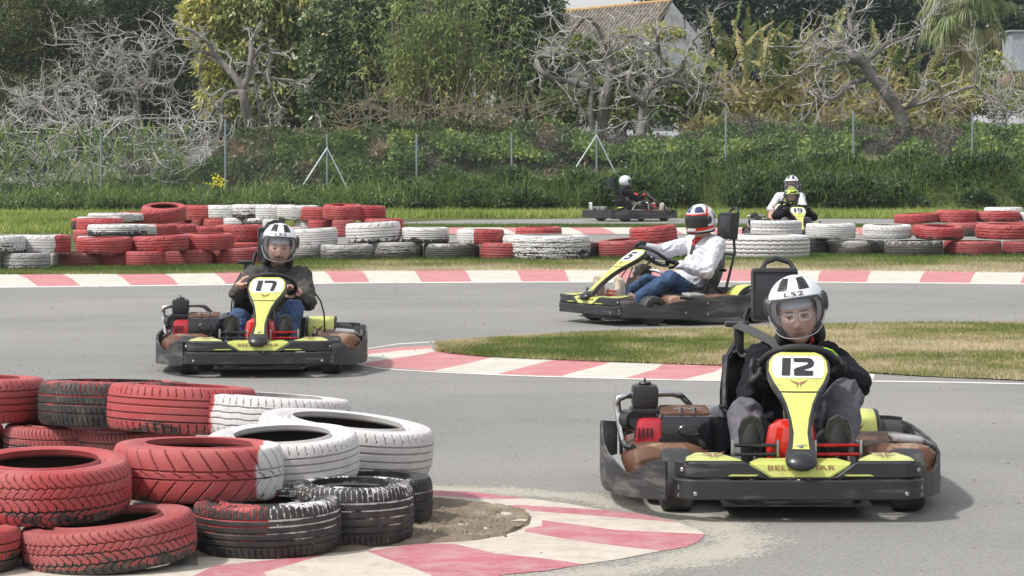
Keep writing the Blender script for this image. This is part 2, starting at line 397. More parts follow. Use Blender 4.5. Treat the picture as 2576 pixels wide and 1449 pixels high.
# pebbles scattered on the asphalt (nobody could count them)
mb=MB()
for i in range(900):
    y=random.uniform(20,36) if i%3 else random.uniform(9,20); x=random.uniform(-6.5,6.5)*y/30
    r=random.uniform(.004,.012)*(y/22)**.5; b=len(mb.v)
    vs=[(x+r*math.cos(a+i)*random.uniform(.7,1.2),y+r*math.sin(a+i),.004) for a in (0,1.26,2.5,3.77,5.0)]+[(x,y,.004+r*.8)]
    mb.add(vs,[(j,(j+1)%5,5) for j in range(5)])
tag(mb.build('pebbles',mat('pebble',(.2,.18,.15),.9,var=.4),smooth=None),kind='stuff',label='small stones and crumbs of rubber strewn over the asphalt')

mb=MB(); random.seed(31)
for i in range(700):
    q=cc((random.uniform(300,960),random.uniform(215,385)))[0]; p=G(*q); r=random.uniform(.003,.010); vs=[(p.x+r*math.cos(a+i)*random.uniform(.7,1.2),p.y+r*math.sin(a+i),.008) for a in (0,1.26,2.5,3.77,5.0)]+[(p.x,p.y,.010+r)]; mb.add(vs,[(j,(j+1)%5,5) for j in range(5)])
tag(mb.build('gravel',mat('dirt_crumbs',(.22,.18,.13),.95,var=.5,world=True,vscale=40),smooth=None),'crumbs of earth and gravel strewn over the dirt bed',kind='stuff')
# ------------------------------------------------------------ grass blades
def leaf_mat(name,stops,rough=.55,trans=.25,spec=.3):
    m,t,b=nt_new(name); N=NT(t); a=N.n('ShaderNodeAttribute',attribute_name='tint').outputs['Fac']
    c=N.ramp(a,stops); N.l(c,b.inputs['Base Color']); b.inputs['Roughness'].default_value=rough; b.inputs['Specular IOR Level'].default_value=spec
    tr=N.n('ShaderNodeBsdfTranslucent'); N.l(c,tr.inputs[0]); mx=N.n('ShaderNodeMixShader'); mx.inputs[0].default_value=trans
    N.l(b.outputs[0],mx.inputs[1]); N.l(tr.outputs[0],mx.inputs[2]); N.l(mx.outputs[0],t.nodes['Material Output'].inputs[0]); return m
def blades(name,P,h,w,mt,tint,lean=.5,label=None,parent=None):
    n=len(P); a=NR.uniform(0,2*PI,n); la=NR.uniform(0,2*PI,n); ln=NR.uniform(0,lean,n)*h
    d=np.stack([np.cos(a),np.sin(a),np.zeros(n)],1)*w[:,None]*.5
    top=P+np.stack([np.cos(la)*ln,np.sin(la)*ln,h*np.sqrt(np.maximum(.2,1-ln**2/h**2))],1)
    V=np.stack([P-d,P+d,top],1).reshape(-1,3); Q=np.arange(3*n).reshape(-1,3)
    o=np_mesh(name,V,Q,mt,np.repeat(tint,3),parent,k=3); tag(o,label,kind='stuff' if parent is None else None); return o
M_GRASS=leaf_mat('grass_blades',[(0,(.06,.09,.025)),(.35,(.13,.20,.04)),(.6,(.26,.27,.09)),(.8,(.50,.42,.24)),(1,(.64,.54,.37))],.6,.2)
def n2(x,y,s,o=0): return np.array([noise.noise(Vector((a*s,b*s,o))) for a,b in zip(x,y)])
def ground_pts(poly_lo,poly_hi,x0,x1,n):
    px=NR.uniform(x0,x1,n); u=NR.uniform(0,1,n)
    lo=np.array([poly_lo(x) for x in px]); hi=np.array([poly_hi(x) for x in px])
    # uniform in real depth
    dl=F*HC/(lo-YH); dh=F*HC/(hi-YH); d=dl+(dh-dl)*u; X=d*(px-XC)/F; return X,d,px,u
X,D,px,u=ground_pts(lambda x: isl_lo(x)+2.2+1.6*noise.noise(Vector((x*.08,0,0))),lambda x: isl_hi(x)-1.0,1095,2760,165000)
nz=.6*n2(X,D,1.1)+.8*n2(X,D,.45,8); nf=n2(X,D,4.,5); t=np.clip(.70+.75*nz*-1+.25*nf+NR.normal(0,.14,len(X))+.12*(u<.12),0,1)
h=NR.uniform(.012,.034,len(X))*np.where(t<.4,1.25,1.); 
blades('island_grass',np.stack([X,D,.012+.028*np.sin(PI*np.clip(u,0,1))**.6],1),h,NR.uniform(.003,.007,len(X)),M_GRASS,t,.9,'patchy yellow and green short grass covering the island between the track arms')
vlo=lambda x: kerb_t(x)+2.; vhi=lambda x: float(np.interp(x,[0,600,1000,2576],[668,652,644,632]))
X,D,px,u=ground_pts(vlo,vhi,-40,2620,190000)
nz=n2(X,D,.8); edge=np.clip(1.35-u*1.9,0,1); t=np.clip(.28+.72*edge*np.clip((px-300)/700,.22,1)+.4*nz+NR.normal(0,.12,len(X)),0,1)
blades('verge_grass',np.stack([X,D,np.zeros(len(X))+.03*(u<.05)],1),NR.uniform(.02,.055,len(X))*np.where(t<.4,1.35,1.),NR.uniform(.004,.011,len(X)),M_GRASS,t,.8,'strip of grass between far kerb and tyre wall, dry along the kerb')
def rgn(name,lo,hi,x0,x1,n,hh,ww,tb,lab):
    X,D,px,u=ground_pts(lo,hi,x0,x1,n); t=np.clip(tb+.35*n2(X,D,.5)+NR.normal(0,.1,len(X)),0,1)
    blades(name,np.stack([X,D,np.zeros(len(X))],1),NR.uniform(*hh,len(X)),NR.uniform(*ww,len(X)),M_GRASS,t,.7,lab)
rgn('middle_grass',lambda x:576.5,lambda x:568.,850,2620,40000,(.04,.09),(.01,.025),.3,'grass strip between the middle kerb and the far track')
M_GRASS2=leaf_mat('bright_grass',[(0,(.10,.15,.03)),(.4,(.25,.33,.07)),(.75,(.40,.45,.12)),(1,(.5,.5,.2))],.6,.25)
X,D,px,u=ground_pts(lambda x: 549. if x>900 else 588.,lambda x:514.,-40,2640,150000); t=np.clip(.5+.4*n2(X,D,.35)+NR.normal(0,.13,len(X)),0,1)
Z=np.array([z_far(a,b) for a,b in zip(X,D)]); k=D<73.6; X=X[k];D=D[k];Z=Z[k];t=t[k]
blades('far_grass',np.stack([X,D,Z],1),NR.uniform(.06,.2,len(X)),NR.uniform(.02,.05,len(X)),M_GRASS2,t,.8,'bright green weedy meadow between far track and overgrown fence')
# ------------------------------------------------------------ tyres
def tyre_mesh(name,pattern,n,k,R0=.30,w=.2,bead=.62,depth=.008):
    """lying flat, z 0..w; fine tread when k is large"""
    prof=[]; tread=[]
    hw=w/2; ri=R0*bead
    # inner opening bottom bead -> bottom sidewall -> tread -> top sidewall -> bead -> inside
    def side(s):
        return [(ri,hw-.012*0),(ri+.006,hw*.80),(ri+.02,hw*.90),(ri+.03,hw*.86),(ri+(R0-ri)*.45,hw*1.0),(ri+(R0-ri)*.62,hw*.985),(ri+(R0-ri)*.75,hw*.95)]
    top=side(1); shoulder=[(R0*.928,hw*.962),(R0*.948,hw*.925)]
    if k<20: top=[top[1],top[2],top[4],top[6]]; shoulder=[(R0*.945,hw*.93)]
    m=k; tr=[(R0*(1-.038*abs(2*j/m-1)**3.4), -hw*.86+2*hw*.86*j/m) for j in range(m+1)]
    outer=[(r,-z) for r,z in top]+[(r,-z) for r,z in shoulder]+tr+[(r,z) for r,z in shoulder[::-1]]+[(r,z) for r,z in top[::-1]]
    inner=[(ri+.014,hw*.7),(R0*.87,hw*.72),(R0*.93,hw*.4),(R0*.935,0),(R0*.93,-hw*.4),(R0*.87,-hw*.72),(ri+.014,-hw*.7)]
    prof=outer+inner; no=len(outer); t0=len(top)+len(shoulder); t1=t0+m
    V=np.zeros((n,len(prof),3)); g=np.zeros((n,len(prof)))
    A=np.arange(n)*2*PI/n; pr=np.array(prof)
    for j,(r,z) in enumerate(prof):
        rr=np.full(n,r); gg=np.zeros(n)
        if t0-1<=j<=t1+1:
            v=z/(hw*.86)     # -1..1 over the tread
            gg=np.minimum(.82,pattern(A,v)); rr=rr-gg*depth
        elif t0-4<=j<t0-1 or t1+1<j<=t1+4:   # shoulder notches
            gg=.35*(np.sin(A*58)>.8); rr=rr-gg*depth*.6
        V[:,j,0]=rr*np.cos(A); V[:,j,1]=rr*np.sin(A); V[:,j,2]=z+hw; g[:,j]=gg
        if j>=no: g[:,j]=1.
    L=len(prof); I=np.arange(n)[:,None]; J=np.arange(L)[None,:]
    a=I*L+J; b=I*L+(J+1)%L; c=((I+1)%n)*L+(J+1)%L; d=((I+1)%n)*L+J
    Q=np.stack([a,d,c,b],2).reshape(-1,4)
    return V.reshape(-1,3),Q,g.ravel()
def pat_ribs(n4,sip=60,wob=0.,shoulder=True):
    def f(A,v):
        g=np.zeros_like(A)
        for c in n4: g=np.maximum(g,np.clip(1.6-abs(v-c-wob*np.sin(A*22))/.030,0,1))
        if shoulder and abs(v)>.66: g=np.maximum(g,.7*(((A*sip/(2*PI)+.35*(v-.8))%1)<.15))
        elif sip>75: g=np.maximum(g,.45*(((A*sip/(2*PI)+v)%1)<.14))
        return g
    return f
def pat_slash(A,v):
    g=np.zeros_like(A)
    for c in (-.12,.22): g=np.maximum(g,np.clip(1.6-abs(v-c)/.028,0,1))
    q=(A*30/(2*PI)+(.9*v if v>.22 else -1.1*v))%1
    if abs(v-.05)>.15: g=np.maximum(g,.85*(q<.085))
    else: g=np.maximum(g,.7*(((A*30/(2*PI)+v*2.5)%1)<.16)*(abs(v-.05)<.1))
    return g
def pat_block(A,v):
    g=np.zeros_like(A)
    for c,o in ((-.5,0),(0.05,.5),(.5,0)): g=np.maximum(g,np.clip(1.5-abs(v-c-.035*np.sin(A*60+o*6))/.030,0,1))
    q=(A*62/(2*PI)+.40*np.sin(v*7+1))%1
    return np.maximum(g,.6*(q<.13))
def pat_truck(A,v):
    g=np.zeros_like(A)
    for c in (-.62,-.2,.2,.62): g=np.maximum(g,np.clip(1.5-abs(v-c-.035*np.sign(np.sin(A*34)))/.05,0,1))
    return g
PATS=dict(ribs=pat_ribs((-.55,-.2,.18,.52),56),ribs5=pat_ribs((-.6,-.3,0,.3,.6),70,shoulder=True),sipes=pat_ribs((-.45,0,.45),84),
          wavy=pat_ribs((-.5,-.15,.2,.55),64,.02),slash=pat_slash,block=pat_block,truck=pat_truck)
def tyre_mat():
    m,t,b=nt_new('painted_tyre'); N=NT(t); o=N.obj()
    at=lambda a: N.n('ShaderNodeAttribute',attribute_type='OBJECT',attribute_name=a).outputs['Fac']
    seed=at('seed'); off=N.n('ShaderNodeCombineXYZ'); N.l(seed,off.inputs[0]); N.l(seed,off.inputs[2])
    va=N.n('ShaderNodeVectorMath',operation='ADD'); N.l(o,va.inputs[0]); N.l(off.outputs[0],va.inputs[1]); p=va.outputs[0]
    sx=N.n('ShaderNodeSeparateXYZ'); N.l(o,sx.inputs[0])
    # split line along local x, wobbling like a sprayed edge
    lx=N.val('ADD',sx.outputs[0],N.val('MULTIPLY',N.val('SUBTRACT',N.noise(9,3,.6,p),.5),.05))
    side=N.sstep(N.val('SUBTRACT',lx,at('split')),-.006,.006)
    ca=N.mix(at('paint_a'),(.43,.052,.055),(.70,.70,.69)); cb=N.mix(at('paint_b'),(.43,.052,.055),(.70,.70,.69))
    c=N.mix(side,ca,cb)
    fade=N.noise(5,5,.6,p); c=N.mix(N.val('MULTIPLY',N.sstep(fade,.35,.70),.42),c,N.mix(.5,c,(.58,.34,.32)))
    dk=N.noise(14,4,.6,p); c=N.mix(N.val('MULTIPLY',N.sstep(dk,.5,.7),.25),c,N.mix(.6,c,(.12,.03,.03)))
    rubber=N.ramp(N.noise(12,5,.6,p),[(.3,(.022,.021,.022)),(.6,(.05,.047,.045)),(.8,(.11,.10,.09))])
    gr=N.n('ShaderNodeAttribute',attribute_name='tint').outputs['Fac']
    st=N.n('ShaderNodeMapping'); N.l(p,st.inputs[0]); st.inputs['Scale'].default_value=(1,1,2.6)
    w=N.val('ADD',N.val('MULTIPLY',N.noise(5,9,.75,st.outputs[0],.4),.72),N.val('MULTIPLY',N.noise(38,5,.8,p),.28))
    zz=N.val('MULTIPLY',N.val('SUBTRACT',.085,sx.outputs[2]),1.7)           # low down the paint is more worn
    lim=N.val('ADD',N.val('ADD',w,N.val('MULTIPLY',gr,N.val('SUBTRACT',.16,N.val('MULTIPLY',N.sstep(at('wear'),.66,.76),.42)))),zz)
    wm=N.n('ShaderNodeMapRange',interpolation_type='SMOOTHSTEP'); N.l(lim,wm.inputs[0])
    th=N.val('SUBTRACT',1.02,N.val('MULTIPLY',at('wear'),.85)); N.l(th,wm.inputs[1]); N.l(N.val('ADD',th,.04),wm.inputs[2])
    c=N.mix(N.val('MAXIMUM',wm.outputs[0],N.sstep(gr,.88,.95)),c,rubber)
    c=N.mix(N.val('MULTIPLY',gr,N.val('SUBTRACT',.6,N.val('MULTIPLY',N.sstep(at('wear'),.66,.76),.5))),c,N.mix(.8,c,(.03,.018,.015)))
    dust=N.sstep(N.val('ADD',N.val('MULTIPLY',N.noise(6,6,.7,p),1.),N.val('MULTIPLY',N.val('SUBTRACT',.05,sx.outputs[2]),3.)),.55,.85)
    c=N.mix(N.val('MULTIPLY',dust,.55),c,(.22,.175,.14))
    c=N.mix(N.val('MULTIPLY',at('dusty'),N.val('MULTIPLY_ADD',N.noise(4,5,.6,p),1.2,.3),clamp=True),c,(.13,.122,.11))
    N.l(c,b.inputs['Base Color']); b.inputs['Roughness'].default_value=.62; b.inputs['Specular IOR Level'].default_value=.35
    N.l(N.bump(N.noise(70,4,.7,p),.35,.004),b.inputs['Normal']); return m
M_TY=tyre_mat(); TM={}
def tyre_data(kind,hi):
    k=(kind,hi)
    if k not in TM:
        V,Q,g=tyre_mesh('tyre',PATS[kind],*( (600,56) if hi else (132,26) ),bead=.62 if kind!='truck' else .56,depth=.0075 if hi else .012)
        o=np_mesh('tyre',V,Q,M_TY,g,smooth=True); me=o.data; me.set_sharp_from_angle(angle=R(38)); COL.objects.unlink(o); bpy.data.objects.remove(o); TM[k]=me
    return TM[k]
NT_=[0]
def tyre(x0,x1,yt,yb,yg,pa,pb=None,split=0.,wear=.35,kind='ribs',hi=False,tilt=(0,0),label='',group='tyres of the far wall',rz=None):
    """x0..x1, yt..yb: the tread as seen in the picture; yg: picture row of the ground under its front"""
    df=F*HC/(yg-YH); z=HC-(yb-YH)*df/F; z=max(z,0.); 
    Wp=x1-x0; D=Wp*df/(F-Wp/2.); h=(yb-yt)*df/F*(1.0 if hi else 1.13); d=df+D/2.
    cx=(x0+x1)/2.
    o=bpy.data.objects.new('tyre',tyre_data(kind,hi)); link(o)
    o.location=(d*(cx-XC)/F,d,z); s=D/.6; o.scale=(s*random.uniform(.985,1.015),s*random.uniform(.95,1.05),h/.2)
    # yt marks the visible upper tread edge; the sidewalls bulge a little beyond
    o.rotation_mode='ZYX'; o.location.z+=D/2*math.sin(R(tilt[0]))
    rr=random.uniform(-.35,.35) if rz is None else rz
    o.rotation_euler=(R(tilt[0]),R(tilt[1]),rr if pb is None else 0.)
    NT_[0]+=1; o['seed']=float(NT_[0])*3.17; o['paint_a']=float(pa); o['paint_b']=float(pa if pb is None else pb); o['split']=float(split); o['wear']=float(wear); o['dusty']=float((.0 if wear>.75 else (.34 if abs(yb-yg)<4 else .13)) if hi else ((.15 if 'truck tyre' in label else .62 if pa else .30) if abs(yb-yg)<1.7 else .08))
    tag(o,label,'tyre',group); return o
# crops of the photograph -> picture coordinates
cA=lambda x,y:(x/5.1203, 496.4+y/5.1203)
cB=lambda x,y:(469.6+x/5.1203, 496.4+y/5.1203)
cC=lambda x,y:(939.2+x/3.84, 496.4+y/3.84)
cD=lambda x,y:(2079.6+x/5.189, 496.4+y/5.189)
cE=lambda x,y:(1811.2+x/6.0, 429.3+y/6.0)
cF=lambda x,y:(x/2.2588, 925.7+y/2.2588)
cZ=lambda x,y:(1341.6+x/4.266, 496.4+y/4.266)
def ty(cf,x0,x1,yt,yb,yg,pa,lab,pb=None,sp=0.,wear=.35,kind='ribs',hi=False,tilt=(0,0),group='tyres of the far wall',rz=None):
    a=cf(x0,yt); b=cf(x1,yb); g=cf(0,yg)[1]
    return tyre(a[0],b[0],a[1],b[1],g,pa,pb,sp,wear,kind,hi,tilt,lab,group,rz)
FG='tyres stacked in the foreground'
r_,w_=0,1
# ---- foreground stack
ty(cF,-250,752,600,915,1145,r_,'big red tyre with wide round opening, topmost at the left edge of the foreground stack',wear=.5,kind='block',hi=True,tilt=(3.5,0),group=FG)
ty(cF,637,1608,468,782,1055,r_,'red tyre with a white right end, before the white one with the round opening',pb=w_,sp=.225,wear=.47,kind='slash',hi=True,tilt=(-.8,1),group=FG)
bpy.context.view_layer.update()
ty(cF,1162,2052,450,722,960,w_,'white tyre with wide round opening between the split one and the big white one',wear=.22,kind='ribs',hi=True,tilt=(4.5,-1),group=FG)
ty(cF,1440,2452,352,632,842,w_,'large white tyre lying tilted at the right end of the foreground stack',wear=.26,kind='ribs',hi=True,tilt=(1.0,6.5),group=FG)
ty(cF,1084,1990,170,410,650,r_,'tyre half red half white behind the large tilted white one',pb=w_,sp=-.20,wear=.3,kind='wavy',hi=True,tilt=(-3,3.5),group=FG)
ty(cF,604,1450,110,380,640,r_,'red tyre with small pale fleck, in the back row beside the red and white one',wear=.47,kind='ribs',hi=True,tilt=(-3,2.5),group=FG)
ty(cF,221,1070,84,345,590,r_,'tyre with red paint mostly worn off to black rubber, topmost in the back row',wear=.88,kind='sipes',hi=True,tilt=(-3,1),group=FG)
ty(cF,-560,262,70,325,560,r_,'red grooved tyre cut by the left edge, back row of the foreground stack',wear=.42,kind='wavy',hi=True,tilt=(-2,.5),group=FG)
ty(cF,125,1138,925,1188,1192,r_,'dull red tyre lying lowest at the bottom edge, under the big red one',wear=.56,kind='block',hi=True,tilt=(1.0,-6.0),group=FG)
ty(cF,-880,112,950,1200,1225,r_,'dark red tyre in the bottom left corner',wear=.6,kind='sipes',hi=True,tilt=(0,2),group=FG)
ty(cF,1095,1945,800,1100,1100,r_,'black tyre with red smears and a white rim, bottom row under the split one',pb=w_,sp=.03,wear=.88,kind='ribs5',hi=True,tilt=(2,-1),group=FG)
ty(cF,1640,2352,690,1030,1032,w_,'black tyre streaked with white paint, bottom row beside the dirt bed',wear=.91,kind='ribs5',hi=True,tilt=(0,0),group=FG)
ty(cF,1770,2460,650,915,918,w_,'plain black tyre half hidden at the right end of the bottom row',wear=.99,kind='sipes',hi=True,group=FG)
ty(cF,22,720,345,560,565,r_,'worn red and black tyre lying under the black worn one in the back row',wear=.66,kind='sipes',hi=True,group=FG)
ty(cF,414,1110,372,575,580,r_,'grey and red tyre peeking out under the fleck-marked red one',wear=.66,kind='sipes',hi=True,group=FG)
ty(cF,-700,20,350,560,565,r_,'red tyre low at the left edge, below the grooved one of the back row',wear=.4,kind='ribs',hi=True,group=FG)
ty(cF,740,1500,830,1010,1012,r_,'black tyre in the gap under the split one',wear=.97,kind='ribs',hi=False,group=FG)
# ---- far wall, front row, left part
yg=905
L=[(cA,-330,22,755,948,950,w_,'white tyre low at the left edge of the photo in the far wall',dict(wear=.4)),
(cA,25,650,748,945,950,w_,'grey white tyre on the ground under the first two white tops',dict(wear=.52,kind='sipes')),
(cA,640,1350,740,912,912,w_,'red tyre with a white left end, on the ground, left part of the far wall',dict(pb=r_,sp=-.17,wear=.42)),
(cA,1200,1900,752,900,905,r_,'narrow red tyre half hidden between two ground ones in the far wall',dict(wear=.38)),
(cA,1590,2128,722,895,912,r_,'dark red smooth tyre on the ground below the second full red top',dict(wear=.34)),
(cA,2000,2420,715,880,885,r_,'red tyre showing only its left half above a ground one',dict(wear=.45)),
(cA,2150,2742,700,888,892,r_,'wide brick red tyre on the ground left of the helmeted driver',dict(wear=.4)),
(cB,330,960,680,880,884,r_,'deep red ribbed tyre on the ground directly behind the grey jacket driver',dict(wear=.38,kind='ribs5')),
(cA,-330,322,525,738,950,w_,'white tyre with black tread lumps at the left photo edge, upper layer',dict(wear=.55,kind='slash')),
(cA,240,918,518,722,935,w_,'white tyre with a red right end, upper layer left of the gap',dict(pb=r_,sp=.155,wear=.3)),
(cA,975,1716,548,738,912,r_,'long red tyre right of the grass gap, upper layer',dict(wear=.38,kind='wavy')),
(cA,1712,2436,525,705,905,r_,'red tyre tilted up to the right with fine side lugs, upper layer',dict(wear=.4,tilt=(0,-2.2),kind='sipes')),
(cB,-60,612,505,688,890,r_,'red tyre with even grooves beside the driver helmet, upper layer',dict(wear=.34,tilt=(1,0),kind='ribs5')),
# second row
(cA,1130,1800,375,520,735,w_,'white topped tyre with black side, leftmost of the second row',dict(wear=.66)),
(cA,1270,1930,375,520,728,w_,'second overlapping white tyre with grey tread',dict(wear=.6,kind='sipes')),
(cA,1390,2080,378,520,722,w_,'white striped tyre between the grey one and the half red one',dict(wear=.52,kind='ribs5')),
(cA,1625,2300,372,520,716,w_,'red tyre with a white left edge in the second row',dict(pb=r_,sp=-.27,wear=.38)),
(cA,1925,2560,370,512,708,r_,'dull pink red tyre in the middle of the second row',dict(wear=.42)),
(cA,2336,2960,392,520,702,r_,'red tyre with coarse lugs behind the even grooved one',dict(wear=.42,kind='sipes')),
(cB,366,985,385,580,700,r_,'tall dark red tyre with slanted lugs left of the helmet, second row',dict(wear=.4,kind='slash')),
(cB,905,1500,410,600,705,r_,'small part of a red tyre touching the left of the white helmet',dict(wear=.4)),
(cB,560,1010,592,665,705,r_,'greyish pink tyre below the slanted lug one',dict(wear=.5)),
(cA,1000,1700,520,600,740,w_,'white tyre whose rim shows under the long red one',dict(wear=.3)),
# rear left
(cA,980,1600,300,505,715,r_,'big salmon red tyre at the left end of the rear rows',dict(wear=.3)),
(cA,915,1400,290,420,640,r_,'black and red tyre end sticking out at the far left of the rear rows',dict(wear=.7)),
(cA,945,1500,440,585,720,r_,'pale red tyre on the ground at the left end of the rear rows',dict(wear=.45)),
(cA,990,1560,262,300,640,w_,'white tyre lying on top at the left of the rear row',dict(wear=.15)),
(cA,1130,1715,222,325,620,w_,'smooth white tyre, second white top of the rear row',dict(wear=.15)),
(cA,1300,1880,222,325,612,w_,'white tyre with black ticks next to a red one, rear row',dict(wear=.55,kind='slash')),
(cA,1520,2085,210,340,606,r_,'red tyre left of the upright looking one with the round opening',dict(wear=.3)),
(cA,1826,2400,178,345,600,r_,'red tyre tilted towards us so its dark round opening shows, rear row',dict(wear=.3,tilt=(9,0),kind='ribs')),
# rear row
(cB,-310,250,125,295,470,r_,'shiny red tyre just right of the one with the round opening',dict(wear=.3,tilt=(0,1))),
(cB,-60,497,130,300,475,r_,'red tyre with a white top before the long white run',dict(wear=.3,tilt=(0,0))),
(cB,250,812,125,280,478,w_,'first white tyre of the long white run in the rear row',dict(wear=.36,kind='sipes')),
(cB,575,1137,118,290,482,w_,'white tyre heavily flaked to black in the rear row',dict(wear=.62,kind='block')),
(cB,860,1422,122,292,486,w_,'third white tyre of the rear run, cleaner than its neighbours',dict(wear=.34)),
(cB,1145,1707,130,300,490,w_,'white tyre with one black stain, last white of the rear run',dict(wear=.5,kind='ribs5')),
(cB,1445,2007,150,318,494,r_,'red tyre directly after the white run',dict(wear=.36,tilt=(0,1))),
(cB,1755,2272,140,305,505,r_,'red tyre with a narrow dark opening, second from right of the rear row',dict(wear=.32,tilt=(4,1))),
(cB,2000,2562,128,300,500,r_,'rightmost smooth red tyre of the left rear row',dict(wear=.28,tilt=(0,2.2))),
(cB,-260,110,298,440,470,r_,'small red tyre under the shiny red one',dict(wear=.35)),
(cB,60,215,305,440,475,r_,'dark narrow tyre under the rear row, between two red ones',dict(wear=.8)),
(cB,205,640,300,440,478,r_,'red tyre under the first white of the rear run',dict(wear=.35)),
(cB,425,900,285,440,480,w_,'white tyre on the ground under the rear white run',dict(wear=.4)),
(cB,700,1240,290,440,484,w_,'black tyre with white rim under the flaked white one',dict(wear=.85)),
(cB,950,1270,296,430,486,w_,'grey white tyre under the third white of the rear run',dict(wear=.45)),
(cB,1375,1800,305,440,490,w_,'pale grey tyre under the stained white one',dict(wear=.4)),
(cB,1560,1880,315,470,496,r_,'crimson tyre under the red one after the white run',dict(wear=.35)),
(cB,1870,2170,320,510,512,r_,'crimson tyre below the narrow opening, on the ground',dict(wear=.35,kind='sipes')),
(cB,2240,2800,300,480,505,r_,'red tyre under the rightmost smooth red one',dict(wear=.4)),
# single row to the right of the driver
(cB,1150,1490,410,560,760,w_,'white tyre tucked behind the helmet',dict(wear=.2)),
(cB,1370,1952,432,628,800,w_,'white ribbed tyre right of the helmet, upper layer',dict(wear=.4,tilt=(0,-2.5),kind='ribs5')),
(cB,1260,1730,642,802,805,w_,'grey tyre on the ground right of the helmet',dict(wear=.58)),
(cB,1718,2412,640,820,822,w_,'wide dark grey tyre with pale top edge on the ground',dict(wear=.74,kind='sipes')),
(cC,-262,268,270,442,600,w_,'big white tyre with a black stained right end, tilted up to the right',dict(wear=.48,tilt=(0,-2.8))),
(cC,-60,482,455,600,602,w_,'dirty grey tyre on the ground under the big stained white one',dict(wear=.68,kind='block')),
(cC,268,738,312,446,600,w_,'white tyre with black lower half standing free in the upper layer',dict(wear=.55,kind='ribs5')),
(cC,482,1030,468,602,604,w_,'black ribbed tyre on the ground under the free white one',dict(wear=.82,kind='ribs5')),
(cC,806,1264,330,455,604,w_,'tyre half white and half red, upper layer left of the truck sized one',dict(pb=r_,sp=-.08,wear=.25)),
(cC,1030,1500,462,608,610,r_,'dark red tyre on the ground behind the left truck sized one',dict(wear=.5)),
(cC,1238,2094,402,614,614,w_,'huge whitewashed truck tyre with cracked tread, left one',dict(wear=.56,kind='block')),
(cC,1375,1822,312,440,560,r_,'bright red tyre lying behind the left truck tyre',dict(wear=.22,tilt=(1,-.8))),
(cC,1380,1840,445,560,566,r_,'dark red tyre hidden under the bright one behind the truck tyre',dict(wear=.4)),
(cC,1800,2182,455,586,588,r_,'small nearly black tyre squeezed beside the left truck tyre',dict(wear=.93)),
(cZ,706,1260,490,655,658,r_,'red brown tyre leaning low in front of the white hooded driver',dict(wear=.5,tilt=(2,-4),kind='ribs5')),
(cZ,1036,1552,335,490,655,r_,'red tyre tilted up to the right, topmost beside the racing helmet',dict(wear=.33,tilt=(0,-4.5),kind='sipes')),
(cZ,1380,1900,470,600,655,r_,'worn red tyre right behind the driver arm',dict(wear=.6,kind='sipes')),
(cZ,1100,1480,505,560,590,r_,'brown red tyre in the gap behind the leaning ones',dict(wear=.6)),
(cE,25,1347,1025,1340,1340,w_,'huge whitewashed truck tyre with zigzag grooves, right one',dict(wear=.32,kind='truck')),
(cE,464,1236,880,975,1240,w_,'white tyre sandwiched on the right truck tyre, lower of two',dict(wear=.42,kind='slash')),
(cE,466,1234,775,885,1240,w_,'white tyre with low lugs, upper of two on the right truck tyre',dict(wear=.22,kind='slash')),
(cE,1292,2052,830,1030,1280,w_,'white ribbed tyre in front of the lime number plate',dict(wear=.34,kind='ribs5')),
(cE,1100,1620,1040,1272,1275,w_,'black tyre squeezed right of the right truck tyre',dict(wear=.97)),
(cD,2,758,590,757,760,w_,'black tyre with white ribs on the ground under the two white tops',dict(wear=.76,kind='ribs5')),
(cD,470,1112,395,552,770,w_,'white tyre with dark narrow opening, upper layer right side',dict(wear=.26,kind='slash',tilt=(2,0))),
(cD,762,1516,598,780,782,w_,'black tyre with white rim on the ground, right side',dict(wear=.9)),
(cD,1150,1786,415,568,775,r_,'brownish red tyre with three pale ticks on its sidewall',dict(wear=.55,tilt=(3,1))),
(cD,1518,2290,600,775,777,r_,'worn red tyre with deep grooves on the ground, right side',dict(wear=.5,kind='ribs5')),
(cD,1945,2700,385,558,770,r_,'pale red tyre with even side ticks at the right edge, upper layer',dict(wear=.3,kind='sipes',tilt=(1,.5))),
(cD,2290,2920,600,757,760,r_,'dark red tyre on the ground at the right edge',dict(wear=.5)),
(cD,878,1480,230,345,500,r_,'red tyre tilted up to the right, leftmost of the right rear group',dict(wear=.42,tilt=(0,-3))),
(cD,1424,1972,190,335,500,r_,'bright red tyre topmost in the middle of the right rear group',dict(wear=.3,kind='sipes')),
(cD,1950,2522,205,330,500,r_,'red tyre flaked to black at its right, right rear group',dict(wear=.52,kind='block')),
(cD,2060,2560,152,300,440,w_,'white tyre whose top shows behind the flaked red one',dict(wear=.1)),
(cD,2530,3120,215,330,500,w_,'white tyre at the right photo edge behind the pale red one',dict(wear=.15)),
(cD,1100,1640,375,500,505,r_,'red tyre on the ground behind the three tick one',dict(wear=.4)),
(cD,1560,2080,355,512,515,r_,'dark worn tyre under the topmost bright red one',dict(wear=.75,kind='ribs5')),
(cD,2050,2700,350,512,515,r_,'red tyre on the ground behind the pale red one at the right edge',dict(wear=.4)),
]
for a in L:
    cf,x0,x1,yt,yb,yg,p,lab,kw=a
    
    ty(cf,x0,x1,yt,yb,yg,p,lab,**kw)
